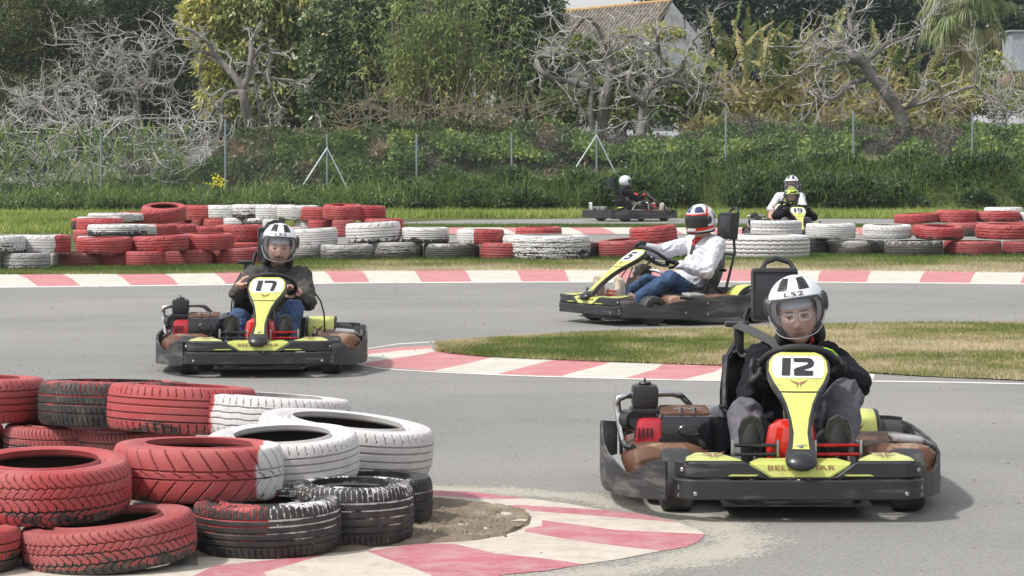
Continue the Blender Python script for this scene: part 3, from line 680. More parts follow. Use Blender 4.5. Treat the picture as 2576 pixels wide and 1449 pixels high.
# ------------------------------------------------------------ rental karts (local frame: front towards -y, ground z=0)
LIME=mat('lime_panel',(.58,.62,.15),.42,coat=.25,var=.05,vscale=3,bump=.03,dirt=((.36,.36,.14),.35),dscale=9)
BLK=mat('black_bumper_plastic',(.022,.023,.026),.5,var=.25,vscale=5,bump=.12,bscale=90,dirt=((.09,.09,.09),.22),dscale=9,st=(.35,.35,2.2))
GREYB=mat('scuffed_side_bumper',(.034,.035,.037),.6,var=.4,vscale=6,bump=.3,bscale=25,dirt=((.13,.125,.118),.6),dscale=6,st=(.4,.4,2.))
BLKS=mat('black_frame_paint',(.015,.015,.017),.35,coat=.2)
BLKG=mat('gloss_black',(.010,.011,.014),.16,coat=.6,bump=.10,bscale=14)
BRN=mat('brown_side_pod',(.125,.056,.033),.62,var=.25,vscale=4,coat=0.,spec=.35,dirt=((.35,.25,.18),.35))
CHR=mat('chrome_tube',(.62,.62,.62),.18,1.,dirt=((.12,.08,.05),.3))
STEEL=mat('steel',(.45,.45,.45),.35,1.)
REDE=mat('red_engine_shroud',(.50,.025,.04),.32,coat=.3,var=.12,dirt=((.2,.03,.03),.4))
REDT=mat('red_fuel_tank',(.58,.025,.012),.16,coat=.6)
RED2=mat('red_anodised',(.45,.02,.02),.3,.6)
RUB=mat('kart_tyre_rubber',(.032,.032,.034),.6,var=.25,vscale=10,bump=.1,dirt=((.09,.085,.08),.4))
RIM=mat('grey_rim',(.22,.21,.2),.4,.7,var=.2)
WHT=mat('white_plate',(.74,.77,.80),.4)
INK=mat('black_number',(.02,.02,.022),.5)
BRW=mat('brown_emblem',(.30,.14,.07),.5)
VIN=mat('black_vinyl',(.02,.021,.023),.38,bump=.6,bscale=9,dirt=((.06,.06,.06),.4))
PAD=mat('headrest_vinyl',(.022,.024,.027),.45,bump=.35,bscale=14,var=.2)
WEB=mat('belt_webbing',(.055,.055,.056),.8)
FLO=mat('floor_tray',(.08,.08,.08),.5,.6)
CLR=mat('cloudy_vinyl_wrap',(.30,.29,.28),.25,coat=.4,bump=.5,bscale=12,var=.4)

STROKES={ # digits as filled polygons on a 0..1 x 0..1 cell
'1':[[(.08,1),(.86,1),(.74,0),(-.04,0)]],
'2':[[(0,1),(.72,1),(.90,.93),(.98,.78),(.96,.60),(.84,.47),(.40,.30),(.92,.27),(.90,0),(0,0),(.0,.34),(.12,.44),(.64,.63),(.70,.70),(.66,.76),(.58,.78),(.02,.78)]],
'7':[[(0,1),(.62,1),(.85,.95),(.96,.82),(.96,.60),(.82,0),(.52,0),(.66,.62),(.64,.74),(.56,.78),(0,.78)]],
'5':[[(.12,1),(.98,1),(.96,.78),(.36,.78),(.34,.63),(.74,.63),(.9,.56),(.97,.42),(.94,.14),(.84,.04),(.7,0),(0,0),(.02,.22),(.58,.22),(.64,.27),(.65,.36),(.6,.42),(.06,.42)]],
'9':[[(.2,1),(.8,1),(.95,.93),(1,.8),(.96,.15),(.88,.04),(.74,0),(.06,0),(.08,.22),(.62,.22),(.68,.27),(.7,.38),(.2,.38),(.06,.46),(.02,.58),(.04,.84),(.1,.95)],],
'0':[[(.1,1),(.9,1),(.86,0),(.06,0)]]}
HOLE={'9':[(.34,.80),(.68,.80),(.69,.58),(.34,.58)],'0':[(.34,.8),(.66,.8),(.64,.2),(.32,.2)]}
# emblem: two mirrored wings meeting in the middle
EMB=[[(0,1),(.34,.76),(.47,.72),(.42,.60),(.30,.52),(.12,.80)],[(.30,.62),(.47,.60),(.44,.30),(.33,.08),(.40,.42)],[(.36,.78),(.5,.60),(.46,.48)]]
EMB=EMB+[[(1-x,y) for x,y in p][::-1] for p in EMB]
def text_mesh(txt,size,m,extr=.0006):
    cu=bpy.data.curves.new('lettering','FONT'); cu.body=txt; cu.size=size; cu.extrude=extr; cu.align_x='CENTER'; cu.align_y='CENTER'; cu.resolution_u=3
    o=bpy.data.objects.new('lettering',cu); COL.objects.link(o); dg=bpy.context.evaluated_depsgraph_get()
    me=bpy.data.meshes.new_from_object(o.evaluated_get(dg)); COL.objects.unlink(o); bpy.data.objects.remove(o); me.materials.clear(); me.materials.append(m); return me

# fairing: t runs 0 (nose) .. 1 (top)
FT=[0,.035,.08,.14,.25,.38,.5,.60,.70,.80,.90,.96,1.0]
FW=[.030,.056,.066,.055,.045,.049,.064,.086,.116,.136,.133,.112,.066]
def fpos(x,t,off=0.):
    y=.005+.60*t-.015*math.sin(PI*t); z=.240+.425*t+.012*math.sin(PI*min(1,t*1.1))
    y+=(x*x)*1.6
    n=Vector((x*3.,-.578,.816)).normalized()
    return Vector((x,y,z))+n*off
def fw(t,inset=0.): return float(np.interp(t,FT,FW))-inset
def f_sheet(mb,t0,t1,inset,off,th=0.,nx=12,nt=24,left=None,right=None):
    rows=[]
    for i in range(nt+1):
        t=t0+(t1-t0)*i/nt; w=fw(t,inset); l=-w if left is None else left(t); r=w if right is None else right(t)
        rows.append([fpos(l+(r-l)*j/nx,t,off) for j in range(nx+1)])
    mb.grid(rows)
    if th:
        b=[[p+Vector((p.x*-.1,.578,-.816))*th for p in r] for r in rows]
        mb.grid([r[::-1] for r in b])
        ring=[rows[0][j] for j in range(nx+1)]+[rows[i][nx] for i in range(1,nt+1)]+[rows[nt][j] for j in range(nx-1,-1,-1)]+[rows[i][0] for i in range(nt-1,0,-1)]
        rb=[b[0][j] for j in range(nx+1)]+[b[i][nx] for i in range(1,nt+1)]+[b[nt][j] for j in range(nx-1,-1,-1)]+[b[i][0] for i in range(nt-1,0,-1)]
        n=len(ring); k=len(mb.v); mb.v.extend([tuple(p) for p in ring]+[tuple(p) for p in rb])
        mb.f.extend([(k+(i+1)%n,k+i,k+n+i,k+n+(i+1)%n) for i in range(n)]); mb.m.extend([mb.mi]*n)
def subdiv_poly(poly,step=.04):
    out=[]
    for i,(a,b) in enumerate(zip(poly,poly[1:]+poly[:1])):
        n=max(1,int(math.dist(a,b)/step)); out+=[(a[0]+(b[0]-a[0])*k/n,a[1]+(b[1]-a[1])*k/n) for k in range(n)]
    return out
def tri_fill(poly,hole=None):
    bm=bmesh.new(); es=[]
    for pl in [poly]+([hole] if hole else []):
        pl=subdiv_poly(pl,.12); vs=[bm.verts.new((x,y,0)) for x,y in pl]; es+=[bm.edges.new((vs[i],vs[(i+1)%len(vs)])) for i in range(len(vs))]
    bmesh.ops.triangle_fill(bm,use_beauty=True,edges=es,use_dissolve=False)
    bm.verts.index_update(); V=[(v.co.x,v.co.y) for v in bm.verts]; Fc=[[v.index for v in f.verts] for f in bm.faces]; bm.free(); return V,Fc
def decal(mb,glyph,hole,fn,flip=False):
    V,Fc=tri_fill(glyph,hole); P=[fn(x,y) for x,y in V]
    out=[]
    for f in Fc:
        a,b,c=[P[i] for i in f]; n=(b-a).cross(c-a); out.append(f if (n.y<0)!=flip else f[::-1])
    mb.add(P,out)
def build_number(txt,parent,sc=1.):
    plate=MB(); f_sheet(plate,.735,.95,.026,.0042,left=lambda t:-fw(t)+.024,right=lambda t:fw(t)-.024)
    po=plate.build('number_plate',WHT,parent)
    mb=MB(); n=len(txt); cw=.088; gap=.004; tot=n*cw-(.042 if '1' in txt else 0)+gap*(n-1); x=-tot/2
    for ch in txt:
        w=cw*(.52 if ch=='1' else 1.)
        for g in STROKES[ch]:
            decal(mb,g,HOLE.get(ch),lambda u,v,x=x,w=w: fpos(x+u*w,.755+v*.172,.0072))
        x+=w+gap
    mb.build('number',INK,po,smooth=None); return po

def wheel(parent,x,y,r,w,name='wheel'):
    e=MB(); M=Matrix.Translation((x,y,r))@Matrix.Rotation(PI/2,4,'Y')
    hw=w/2; rr=r*.52
    prof=[(rr,-hw*.8),(rr+.012,-hw*.98),(r*.78,-hw*1.03),(r*.93,-hw*.93),(r*.985,-hw*.72),(r,-hw*.4),(r,hw*.4),(r*.985,hw*.72),(r*.93,hw*.93),(r*.78,hw*1.03),(rr+.012,hw*.98),(rr,hw*.8)]
    e.lathe(prof,M,40); t=e.build(name,RUB,parent)
    k=MB(); k.lathe([(rr,-hw*.8),(rr-.004,-hw*.5),(rr*.55,-hw*.35),(.03,-hw*.3),(.028,-hw*.55),(0.001,-hw*.55)],M,32); k.lathe([(0.001,hw*.5),(.028,hw*.5),(.03,hw*.3),(rr*.55,hw*.35),(rr-.004,hw*.5),(rr,hw*.8)],M,32)
    k.build('rim',RIM,t); return t
def bumper_path():
    front=[]
    for a in np.linspace(0,1,9): front.append((-.52+.10*(1-math.cos(a*PI/2)),.13-.115*math.sin(a*PI/2)))
    for x in np.linspace(-.38,.38,11): front.append((float(x),.015-.015*math.cos(x/.40*PI/2)))
    for a in np.linspace(1,0,9): front.append((.52-.10*(1-math.cos(a*PI/2)),.13-.115*math.sin(a*PI/2)))
    return front
BOLTM={}
def bolt_data(r):
    if r not in BOLTM:
        b=MB(); b.lathe([(r*.99,0),(r,.002),(r*.75,.0035),(r*.5,.003),(r*.42,.001),(0.0001,.001)],Matrix.Rotation(PI/2,4,'X'),12); BOLTM[r]=b.mesh('bolt',STEEL)
    return BOLTM[r]
def make_kart(number,label,eng=True,belt=True,group='rental karts with lime panels'):
    K=empty('go_kart',label=label,cat='go-kart',group=group)
    fp=bumper_path()
    # front bumper: lower and upper board
    mb=MB(); mb.strip(fp,.094,.176,.022); lo=mb.build('front_bumper',BLK,K)
    fp2=[(x*.985,y+.012) for x,y in fp]; top=[]
    for x,y in fp2: top.append(.248 if abs(x)>.215 else (.186 if abs(x)<.135 else .186+(abs(x)-.135)/.08*.062))
    fine=[]
    for i in range(len(fp2)-1):
        for q in range(4):
            a,b=fp2[i],fp2[i+1]; fine.append((a[0]+(b[0]-a[0])*q/4,a[1]+(b[1]-a[1])*q/4))
    fine.append(fp2[-1]); tf=[.248 if abs(x)>.225 else (.186 if abs(x)<.14 else .186+(abs(x)-.14)/.085*.062) for x,y in fine]
    mb=MB(); mb.strip(fine,.181,tf,.020); up=mb.build('upper_bumper_board',BLK,K)
    for s in (-1,1):
        for (bx,bz,par) in ((.488,.215,up),(.497,.142,lo),(.497,.110,lo),(.435,.120,lo)):
            x=s*bx; yy=min(fp,key=lambda p:abs(p[0]-x))[1]
            o=bpy.data.objects.new('bolt',bolt_data(.0085)); link(o,par); o.location=(x,yy-.003 if par is lo else yy+.009,bz); o.rotation_euler=(0,0,s*R(28) if bx>.46 else 0)
        sl=MB(); sl.prism([(s*.19,.193),(s*.30,.193),(s*.285,.1985),(s*.175,.1985)],lambda x,z: (x,.0085,z),lambda x,z:(x,.02,z)); sl.build('lime_slot',LIME,up,smooth=None)
    # nose panels
    mb=MB(); c=[[(-.115,.018,.1885),(.115,.018,.1885)],[(-.20,.03,.238),(.20,.03,.238)],[(-.21,.06,.245),(.21,.06,.245)],[(-.16,.17,.25),(.16,.17,.25)]]
    rows=[]
    for r in c: rows.append([Vector(r[0]).lerp(Vector(r[1]),j/10.) for j in range(11)])
    mb.grid(rows); mb.grid([[p-Vector((0,-.004,.008)) for p in r][::-1] for r in rows]); cp=mb.build('nose_panel',LIME,K)
    tm=text_mesh('BELLA  MAR',.040,BRW); o=link(bpy.data.objects.new('lettering',tm),cp); o.location=(0,.0235,.2255); o.rotation_euler=(R(80),0,0); o.scale=(1.32,.72,1)
    for s in (-1,1):
        q=[Vector((s*.475,.05,.251)),Vector((s*.235,.045,.251)),Vector((s*.255,.12,.255)),Vector((s*.33,.24,.266)),Vector((s*.42,.25,.265)),Vector((s*.465,.16,.258))]
        mb=MB(); ct=sum(q,Vector())/6+Vector((0,0,.004)); dn=[p-Vector((0,0,.014)) for p in q]
        fs=[(i,(i+1)%6,6) if s<0 else ((i+1)%6,i,6) for i in range(6)]; mb.add(q+[ct],[f[::-1] for f in fs]); mb.add(q+dn,[(i,(i+1)%6,(i+1)%6+6,i+6) for i in range(6)]); 
        sp=mb.build('side_nose_panel',LIME,K,smooth=20)
        e=MB(); e.tube([p+Vector((0,0,-.004)) for p in q],.006,6,closed=True); e.build('panel_edge',BLK,sp)
        mb=MB(); 
        for g in EMB: decal(mb,g,None,lambda u,v,s=s: Vector((s*.355+(u-.5)*.115,.055+v*.125+.02,.2595+v*.010)),True)
        o=mb.build('emblem',BRW,sp,smooth=None); o.location.z=.004
    # side bumpers
    for s in (-1,1):
        path=[(-.50,.075),(-.545,.13),(-.60,.22),(-.655,.34),(-.70,.48),(-.725,.62),(-.735,.80),(-.735,1.0),(-.73,1.2),(-.725,1.4),(-.715,1.6),(-.69,1.78),(-.64,1.88)]
        pf=[];zt=[];zb=[]
        for i in range(len(path)-1):
            for q in range(5):
                a,b=path[i],path[i+1]; pf.append((a[0]+(b[0]-a[0])*q/5,a[1]+(b[1]-a[1])*q/5))
        pf.append(path[-1])
        for x,y in pf:
            zt.append(float(np.interp(y,[.075,.14,.22,.30,.38,.50,.66,.80,1.0,1.4,1.65,1.88],[.246,.242,.198,.160,.172,.205,.225,.238,.250,.262,.262,.235])))
            zb.append(float(np.interp(y,[.075,.3,.6,1.4,1.88],[.092,.080,.070,.072,.09])))
        if s>0: pf=[(-x,y) for x,y in pf][::-1]; zt=zt[::-1]; zb=zb[::-1]
        mb=MB(); 
        # path must run so that thickness points inward
        if s<0: pf=pf[::-1]; zt=zt[::-1]; zb=zb[::-1]
        mb.strip(pf,zb,zt,-.014 if True else .014); 
        sb=mb.build('side_bumper',GREYB,K)
        for (yy,zz) in ((.85,.20),(.85,.10),(1.35,.18),(.62,.12)):
            xx=-float(np.interp(yy,[p[1] for p in path],[-p[0] for p in path]))*-1
            o=bpy.data.objects.new('bolt',bolt_data(.0095)); link(o,sb); o.location=(s*xx+s*.002,yy,zz); o.rotation_euler=(0,0,R(90)*s)
    # rear bumper
    mb=MB(); rp=[(.66,1.86),(.62,1.93),(.5,1.965),(0,1.975),(-.5,1.965),(-.62,1.93),(-.66,1.86)]
    mb.strip(rp,.09,.255,-.0-.018); rb=mb.build('rear_bumper',BLK,K)
    # wheels
    for s in (-1,1):
        wheel(K,s*.49,.42,.132,.135); wheel(K,s*.52,1.50,.142,.20)
    # chassis
    mb=MB(); 
    for s in (-1,1):
        mb.tube([(s*.24,.16,.09),(s*.30,.42,.075),(s*.32,1.0,.07),(s*.33,1.75,.075)],.015,8); mb.tube([(s*.33,.9,.09),(s*.62,.95,.10),(s*.66,.7,.10),(s*.6,.55,.10),(s*.32,.5,.09)],.010,8)
        mb.tube([(s*.26,.42,.12),(s*.46,.42,.132)],.014,8)
    mb.tube([(-.24,.16,.09),(.24,.16,.09)],.015,8); mb.tube([(-.32,1.1,.07),(.32,1.1,.07)],.013,8); mb.tube([(-.5,1.5,.142),(.5,1.5,.142)],.020,12); mb.tube([(-.34,1.72,.1),(-.34,1.93,.14)],.012,6); mb.tube([(.34,1.72,.1),(.34,1.93,.14)],.012,6)
    mb.build('chassis_frame',BLKS,K)
    mb=MB(); mb.box((0,.62,.055),(.62,.95,.008)); mb.build('floor_tray',FLO,K)
    # steering column, wheel
    C=Vector((0.01,.745,.590)); ax=Vector((0,.56,.83)).normalized()   # wheel axis
    u=Vector((1,0,0)); v=ax.cross(u); ring=[]
    for i in range(36):
        a=2*PI*i/36; r=.165; zz=math.sin(a); f=.86 if zz<-.4 else 1.; ring.append(C+u*math.cos(a)*r+v*zz*r*f*-1)
    mb=MB(); mb.tube(ring,.0155,10,closed=True); sw=mb.build('steering_wheel',mat('steering_grip',(.018,.018,.02),.55,bump=.3,bscale=120),K)
    mb=MB()
    for a in (R(90),R(205),R(335)): mb.tube([C-ax*.03,C-ax*.02+(u*math.cos(a)+v*-math.sin(a))*.10,C+(u*math.cos(a)+v*-math.sin(a))*.17],.009,6)
    mb.cyl(C-ax*.05,C-ax*.012,.035,16); mb.build('spokes',BLKS,sw)
    mb=MB(); mb.tube([C-ax*.03,(0,.46,.33),(0,.30,.12)],.011,8); mb.tube([(-.05,.30,.10),(0,.42,.36),(.05,.30,.10)],.010,8); mb.tube([(-.045,.34,.2),(-.06,.45,.42),(-.04,.5,.5)],.006,6); mb.tube([(.045,.34,.2),(.06,.45,.42),(.04,.5,.5)],.006,6); mb.build('steering_column',mat('bronze_linkage',(.20,.15,.09),.4,.7),K)
    # fairing
    mb=MB(); f_sheet(mb,0,1,0,0,.035,nx=14,nt=40); fa=mb.build('number_fairing',mat('gloss_fairing_black',(.02,.021,.022),.28,coat=.5),K,smooth=40)
    mb=MB(); f_sheet(mb,.612,.985,.011,.0022); mb.build('upper_panel',LIME,fa,smooth=60)
    mb=MB(); f_sheet(mb,.12,.598,.011,.0022,nt=40,left=lambda t:-(fw(t)-.011-.017*max(0,1-t/.40)),right=lambda t:fw(t)-.011-.017*max(0,1-t/.40)); mb.build('lower_panel',LIME,fa,smooth=60)
    mb=MB(); mb.lathe([(0.0001,.006),(.006,.006),(.009,.003),(.010,0)],Matrix.Translation(fpos(0,.14,.003))@Matrix.Rotation(R(45),4,'X'),12); mb.tube([fpos(-.025,.145,.006),fpos(0,.14,.010),fpos(.025,.15,.006)],.0018,5); mb.build('pin',STEEL,fa)
    mb=MB(); mb.lathe([(max(.0005,math.cos(R(q))),math.sin(R(q))) for q in range(-90,91,12)],Matrix.Translation((0,.020,.252))@Matrix.Rotation(R(35),4,'X')@Matrix.Diagonal((.066,.052,.030,1)),28); mb.build('nose_cap',BLKS,fa,smooth=70)
    mb=MB()
    for g in EMB: decal(mb,g,None,lambda u,v: fpos((u-.5)*.078,.632+v*.088,.0048))
    mb.build('emblem',BRW,fa,smooth=None)
    if number: build_number(number,fa)
    # tank, pedals
    mb=MB(); mb.lathe([(0.001,-.10),(.06,-.10),(.088,-.085),(.105,-.03),(.108,.04),(.095,.09),(.06,.112),(0.001,.118)],Matrix.Translation((0,.42,.25))@Matrix.Diagonal((1.02,.95,1.22,1)),28); tk=mb.build('fuel_tank',REDT,K)
    mb=MB(); mb.cyl((.0,.44,.375),(.0,.44,.40),.03,16); mb.build('tank_cap',BLKS,tk)
    for s in (-1,1):
        m=STEEL if s<0 else RED2; mb=MB()
        for zz in (.262,.300): 
            pts=[(s*.085+s*.175*k/14.,.20,zz) for k in range(15)]; mb.tube(pts,[.0085 if k%2 else .0068 for k in range(15)],8)
        pd=mb.build('pedal',mat('ribbed_black_bar',(.05,.05,.055),.3,.7) if s<0 else m,K)
        mb=MB()
        for xx in (.078,.268): mb.box((s*xx,.205,.280),(.012,.028,.085),.004)
        mb.tube([(s*.17,.21,.27),(s*.19,.26,.09)],.008,6); mb.build('pedal_arm',STEEL,pd)
    # side pods
    for s in (-1,1):
        mb=MB(); sec=[(.32,.10),(.66,.10),(.695,.14),(.70,.20),(.67,.245),(.60,.262),(.42,.262),(.34,.235),(.32,.19)]
        ys=[.555,.575,.62,.75,.95,1.15,1.25,1.30]; shr=[.80,.93,1,1,1,1,.96,.85]; rise=[-.02,0,.004,-.012,-.016,.0,.0,-.01]
        rows=[]
        for y,k,rr in zip(ys,shr,rise):
            row=[]
            for (x,z) in sec+[sec[0]]:
                xx=.51+(x-.51)*k; zz=.10+(z-.10)*k+(rr if z>.15 else 0); row.append((s*xx,y,zz))
            rows.append(row if s>0 else row[::-1])
        mb.grid(rows); mb.add(rows[0][:-1],[tuple(range(8,-1,-1))]); mb.add(rows[-1][:-1],[tuple(range(9))]); pod=mb.build('side_pod',BRN,K,smooth=50)
        # dark seat-side rim along the top
        mb=MB(); mb.tube([(s*.665,.60,.250),(s*.69,.75,.238),(s*.695,1.0,.236),(s*.69,1.25,.243)],.013,8); mb.tube([(s*.36,.60,.258),(s*.36,.9,.25),(s*.36,1.2,.255)],.012,8); mb.build('pod_rim',BLKS,pod)
    # rear fenders
    for s in (-1,1):
        mb=MB(); rows=[]; arc=[]
        for i in range(17):
            a=R(-18+i*8.6); arc.append((1.50-.185*math.cos(a)*1.05,.145+.185*math.sin(a)*1.02))
        for y,z in arc: rows.append([(s*x,y,z+dz) for x,dz in ((.295,-.012),(.305,0),(.35,.003),(.44,.003),(.485,0),(.495,-.012))][::(1 if s>0 else -1)])
        mb.grid([r[::-1] for r in rows]); fd=mb.build('fender',LIME,K,smooth=50)
        for xx in (.293,.497):
            e=MB(); e.tube([(s*xx,y+.004,z-.008) for y,z in arc],.011,7); e.build('fender_edge',BLK,fd)
        mb=MB()
        for g in EMB: decal(mb,g,None,lambda u,v,s=s: Vector((s*.375+(u-.5)*.09,1.308-.018+.01*v*0,.20+v*.085)))
        mb.build('emblem',BRW,fd,smooth=None)
    # seat
    prof=[(-.215,.30),(-.225,.20),(-.20,.12),(-.13,.085),(0,.08),(.13,.085),(.20,.12),(.225,.20),(.215,.30)]
    rows=[]
    ysd=[(.72,.0,.55),(.76,.0,.8),(.86,0,1.),(1.05,.0,1.05),(1.17,.02,1.1),(1.26,.10,1.08),(1.34,.22,1.06),(1.40,.34,1.04),(1.44,.44,.98),(1.455,.505,.8)]
    for (y,dz,k) in ysd:
        row=[]
        for (x,z) in prof:
            side=(abs(x)/.225)**2; row.append((x*k,y-(.23*side if dz>.03 else 0),.07+(z-.07)*(1. if dz<.05 else .35)*(.8 if y<.75 else 1)+dz))
        rows.append(row)
    mb=MB(); mb.grid(rows); mb.grid([[Vector(p)+Vector((p[0]*.06,.012,-.012)) for p in r][::-1] for r in rows])
    k=len(rows[0]); mb.grid([[rows[i][0] for i in range(len(rows))],[Vector(rows[i][0])+Vector((rows[i][0][0]*.06,.012,-.012)) for i in range(len(rows))]])
    mb.grid([[Vector(rows[i][-1])+Vector((rows[i][-1][0]*.06,.012,-.012)) for i in range(len(rows))],[rows[i][-1] for i in range(len(rows))]])
    seat=mb.build('seat',VIN,K,smooth=60)
    e=MB(); e.tube([r[0] for r in rows]+rows[-1][1:-1]+[r[-1] for r in rows[::-1]],.014,8); e.build('seat_rim',VIN,seat)
    # roll posts and headrest
    mb=MB()
    for s in (-1,1):
        mb.tube([(s*.17,1.20,.12),(s*.19,1.42,.30),(s*.14,1.55,.62),(s*.085,1.57,.80)],.013,8); mb.tube([(s*.19,1.40,.28),(s*.30,1.60,.14)],.010,6); mb.tube([(s*.21,1.22,.35),(s*.23,1.42,.22)],.010,6)
    mb.tube([(-.15,1.545,.60),(.15,1.545,.60)],.012,8); mb.tube([(-.21,1.40,.46),(.21,1.40,.46)],.014,8); mb.build('support_frame',BLKS,K)
    mb=MB(); mb.box((.035,1.55,.862),(.215,.095,.245),.018,rot=(R(-6),0,0)); hr=mb.build('headrest',PAD,K,smooth=40)
    e=MB(); e.tube([(-.02,1.59,.98),(0,1.61,1.01),(.05,1.62,1.028),(.11,1.61,1.01),(.13,1.59,.98)],.012,8); e.build('handle',BLKS,hr)
    e=MB(); e.tube([(-.065,1.495,.75),(-.067,1.51,.97),(.137,1.51,.97),(.135,1.495,.75)],.004,5,closed=True); e.build('piping',BLK,hr)
    if belt:
        e=MB(); e.box((-.145,1.38,.62),(.045,.05,.22),.008); e.box((-.155,1.37,.735),(.11,.06,.025),.008); e.box((-.195,1.36,.55),(.05,.05,.10),.012); e.cyl((-.225,1.34,.56),(-.19,1.34,.56),.03,14); e.box((-.145,1.36,.49),(.06,.06,.05),.006)
        bt=e.build('belt_reel',BLKS,K)
    if eng:
        # engine on the right-hand side
        E=MB(); E.box((-.50,1.06,.20),(.26,.26,.16),.02); E.cyl((-.36,1.05,.2),(-.33,1.05,.2),.07,20); en=E.build('engine_block',mat('engine_alloy',(.24,.23,.22),.5,.7,var=.2),K)
        E=MB(); E.box((-.548,.93,.275),(.19,.12,.14),.035); E.cyl((-.50,.865,.265),(-.50,.90,.265),.035,16); E.cyl((-.555,.868,.235),(-.555,.90,.235),.045,18); sh=E.build('engine_shroud',REDE,en)
        E=MB()
        for k in range(5): E.box((-.645+.018*k,.866,.285),(.007,.006,.045),.0)
        E.build('cooling_slot',INK,sh,smooth=None)
        E=MB(); E.cyl((-.675,1.0,.33),(-.645,.92,.335),.050,20,.042); E.cyl((-.655,.95,.32),(-.645,.89,.325),.022,16); E.tube([(-.52,.87,.33),(-.53,.86,.27),(-.56,.86,.21)],.005,6); E.build('recoil_starter',BLKS,en)
        E=MB(); E.box((-.595,1.02,.435),(.118,.13,.105),.022); E.box((-.595,1.02,.372),(.135,.145,.025),.006); E.box((-.595,1.02,.345),(.10,.11,.05),.01); E.lathe([(.001,0),(.028,0),(.030,.006),(.026,.012),(.006,.014),(.004,.028),(.001,.028)],Matrix.Translation((-.595,1.01,.488)),16); E.build('air_filter',mat('airbox_plastic',(.022,.023,.025),.42,var=.1),en)
        E=MB(); E.box((-.415,.93,.25),(.235,.20,.23),.02); bx=E.build('exhaust_box',BLKG,K,smooth=40)
        E=MB(); E.box((-.425,.945,.372),(.215,.17,.028),.010,rot=(R(8),0,0)); E.build('box_lid',BRN,bx)
        E=MB(); E.lathe([(.040,0),(.046,.004),(.040,.008)],Matrix.Translation((-.41,.828,.30))@Matrix.Rotation(PI/2,4,'X')@Matrix.Diagonal((1.1,.6,1,1)),24); E.build('port_ring',BLKS,bx)
        E=MB()
        for xx in (-.445,-.385): E.cyl((xx,.875,.375),(xx,.875,.398),.011,10); E.tube([(xx-.03,.875,.392),(xx+.03,.875,.394)],.0025,5)
        E.build('lid_clip',STEEL,bx)
        E=MB(); E.lathe([(.001,-.10),(.07,-.10),(.098,-.06),(.105,0),(.098,.06),(.07,.10),(.001,.10)],Matrix.Translation((-.275,1.0,.28))@Matrix.Rotation(PI/2,4,'X')@Matrix.Diagonal((.85,1.15,1.6,1)),24); E.build('seat_side_cover',BLKG,K)
        E=MB(); E.tube([(-.68,.95,.14),(-.70,.97,.27),(-.72,1.0,.40),(-.715,1.0,.425),(-.68,1.01,.44),(-.60,1.04,.443),(-.47,1.08,.442),(-.43,1.10,.43),(-.39,1.13,.39),(-.37,1.2,.28),(-.365,1.22,.18)],.0165,12); E.build('engine_guard',CHR,K)
        E=MB(); E.cyl((-.30,1.62,.16),(-.30,1.85,.16),.05,18); E.tube([(-.45,1.2,.2),(-.40,1.45,.22),(-.30,1.62,.17)],.022,10); E.build('muffler',mat('sooty_steel',(.12,.1,.09),.5,.8),K)
    # left side: vinyl bag over the pod and brake handle
    E=MB(); E.box((.58,.80,.268),(.14,.17,.03),.012,rot=(0,R(6),0)); E.build('battery_wrap',CLR,K,smooth=60)
    E=MB(); E.tube([(.27,1.0,.14),(.275,.98,.26),(.28,.97,.33)],.011,8); E.tube([(.277,.98,.29),(.281,.97,.36)],.018,10); E.build('lever',BLKS,K)
    return K
def place(o,px,py,dd,rz,x=None,y=None):
    p=G(px,py); o.location=(p.x,p.y,0); o.rotation_euler=(0,0,R(rz))
def ground_at(px,d): return ((px-XC)*d/F,d)
def steer(K,a,side=0.):
    for c in K.children:
        if c.name.split('.')[0] in ('number_fairing','steering_wheel','steering_column'): c.rotation_euler.z=R(a)

def put(K,px,d,rz):
    x,y=ground_at(px,d); K.location=(x,y,.004); K.rotation_euler=(0,0,R(rz)); return K
k12=put(make_kart('12','go-kart number 12 with lime panels, nearest kart, turning beside the foreground tyre stack'),2016.5,11.42,0)
steer(k12,-4.3)
for c in k12.children:
    n_=c.name.split('.')[0]; xm=sum(v.co.x for v in c.data.vertices)/len(c.data.vertices) if c.type=='MESH' else 0
    if n_=='side_bumper': c.location.x=-.045 if xm<0 else -.06
    if n_ in('side_pod','battery_wrap') and xm>0: c.location.x=-.04
k17=put(make_kart('17','go-kart number 17 coming head on at the tip of the grass island'),648,18.85,2.5)
steer(k17,-4.5)
k5=put(make_kart('5','go-kart number 5 seen from its side on the track before the tyre wall',eng=True),1467,24.95,-60)
for c in k5.children:
    if c.name.split('.')[0]=='seat': c.location.y=.07
    if c.name.split('.')[0]=='fuel_tank': c.scale.z=.62
k19=put(make_kart('19','go-kart number 19 half hidden behind the white tyres'),2020,45.6,3)
k1=put(make_kart('17','lime panelled go-kart directly behind the one numbered 19'),1952,48.6,-17)
k0=put(make_kart('','far away go-kart seen from its rear side near the fence'),1679,64.9,120)
e=MB(); e.box((0.28,1.93,.34),(.13,.012,.19),.003); npz=e.build('rear_plate',WHT,k0)
e=MB()
for q in ((.25,.34,.012,.13),(.31,.34,.012,.13),(.28,.40,.06,.014),(.28,.28,.06,.014)): e.box((q[0],1.94,q[1]),(q[2],.008,q[3]))
e.build('number',INK,npz,smooth=None)
e=MB(); e.box((.12,1.78,.30),(.5,.10,.08),.01); e.cyl((.05,1.84,.31),(.05,1.85,.31),.03,14); e.build('rear_tray',mat('grey_tray',(.25,.28,.27),.5,.4),k0)
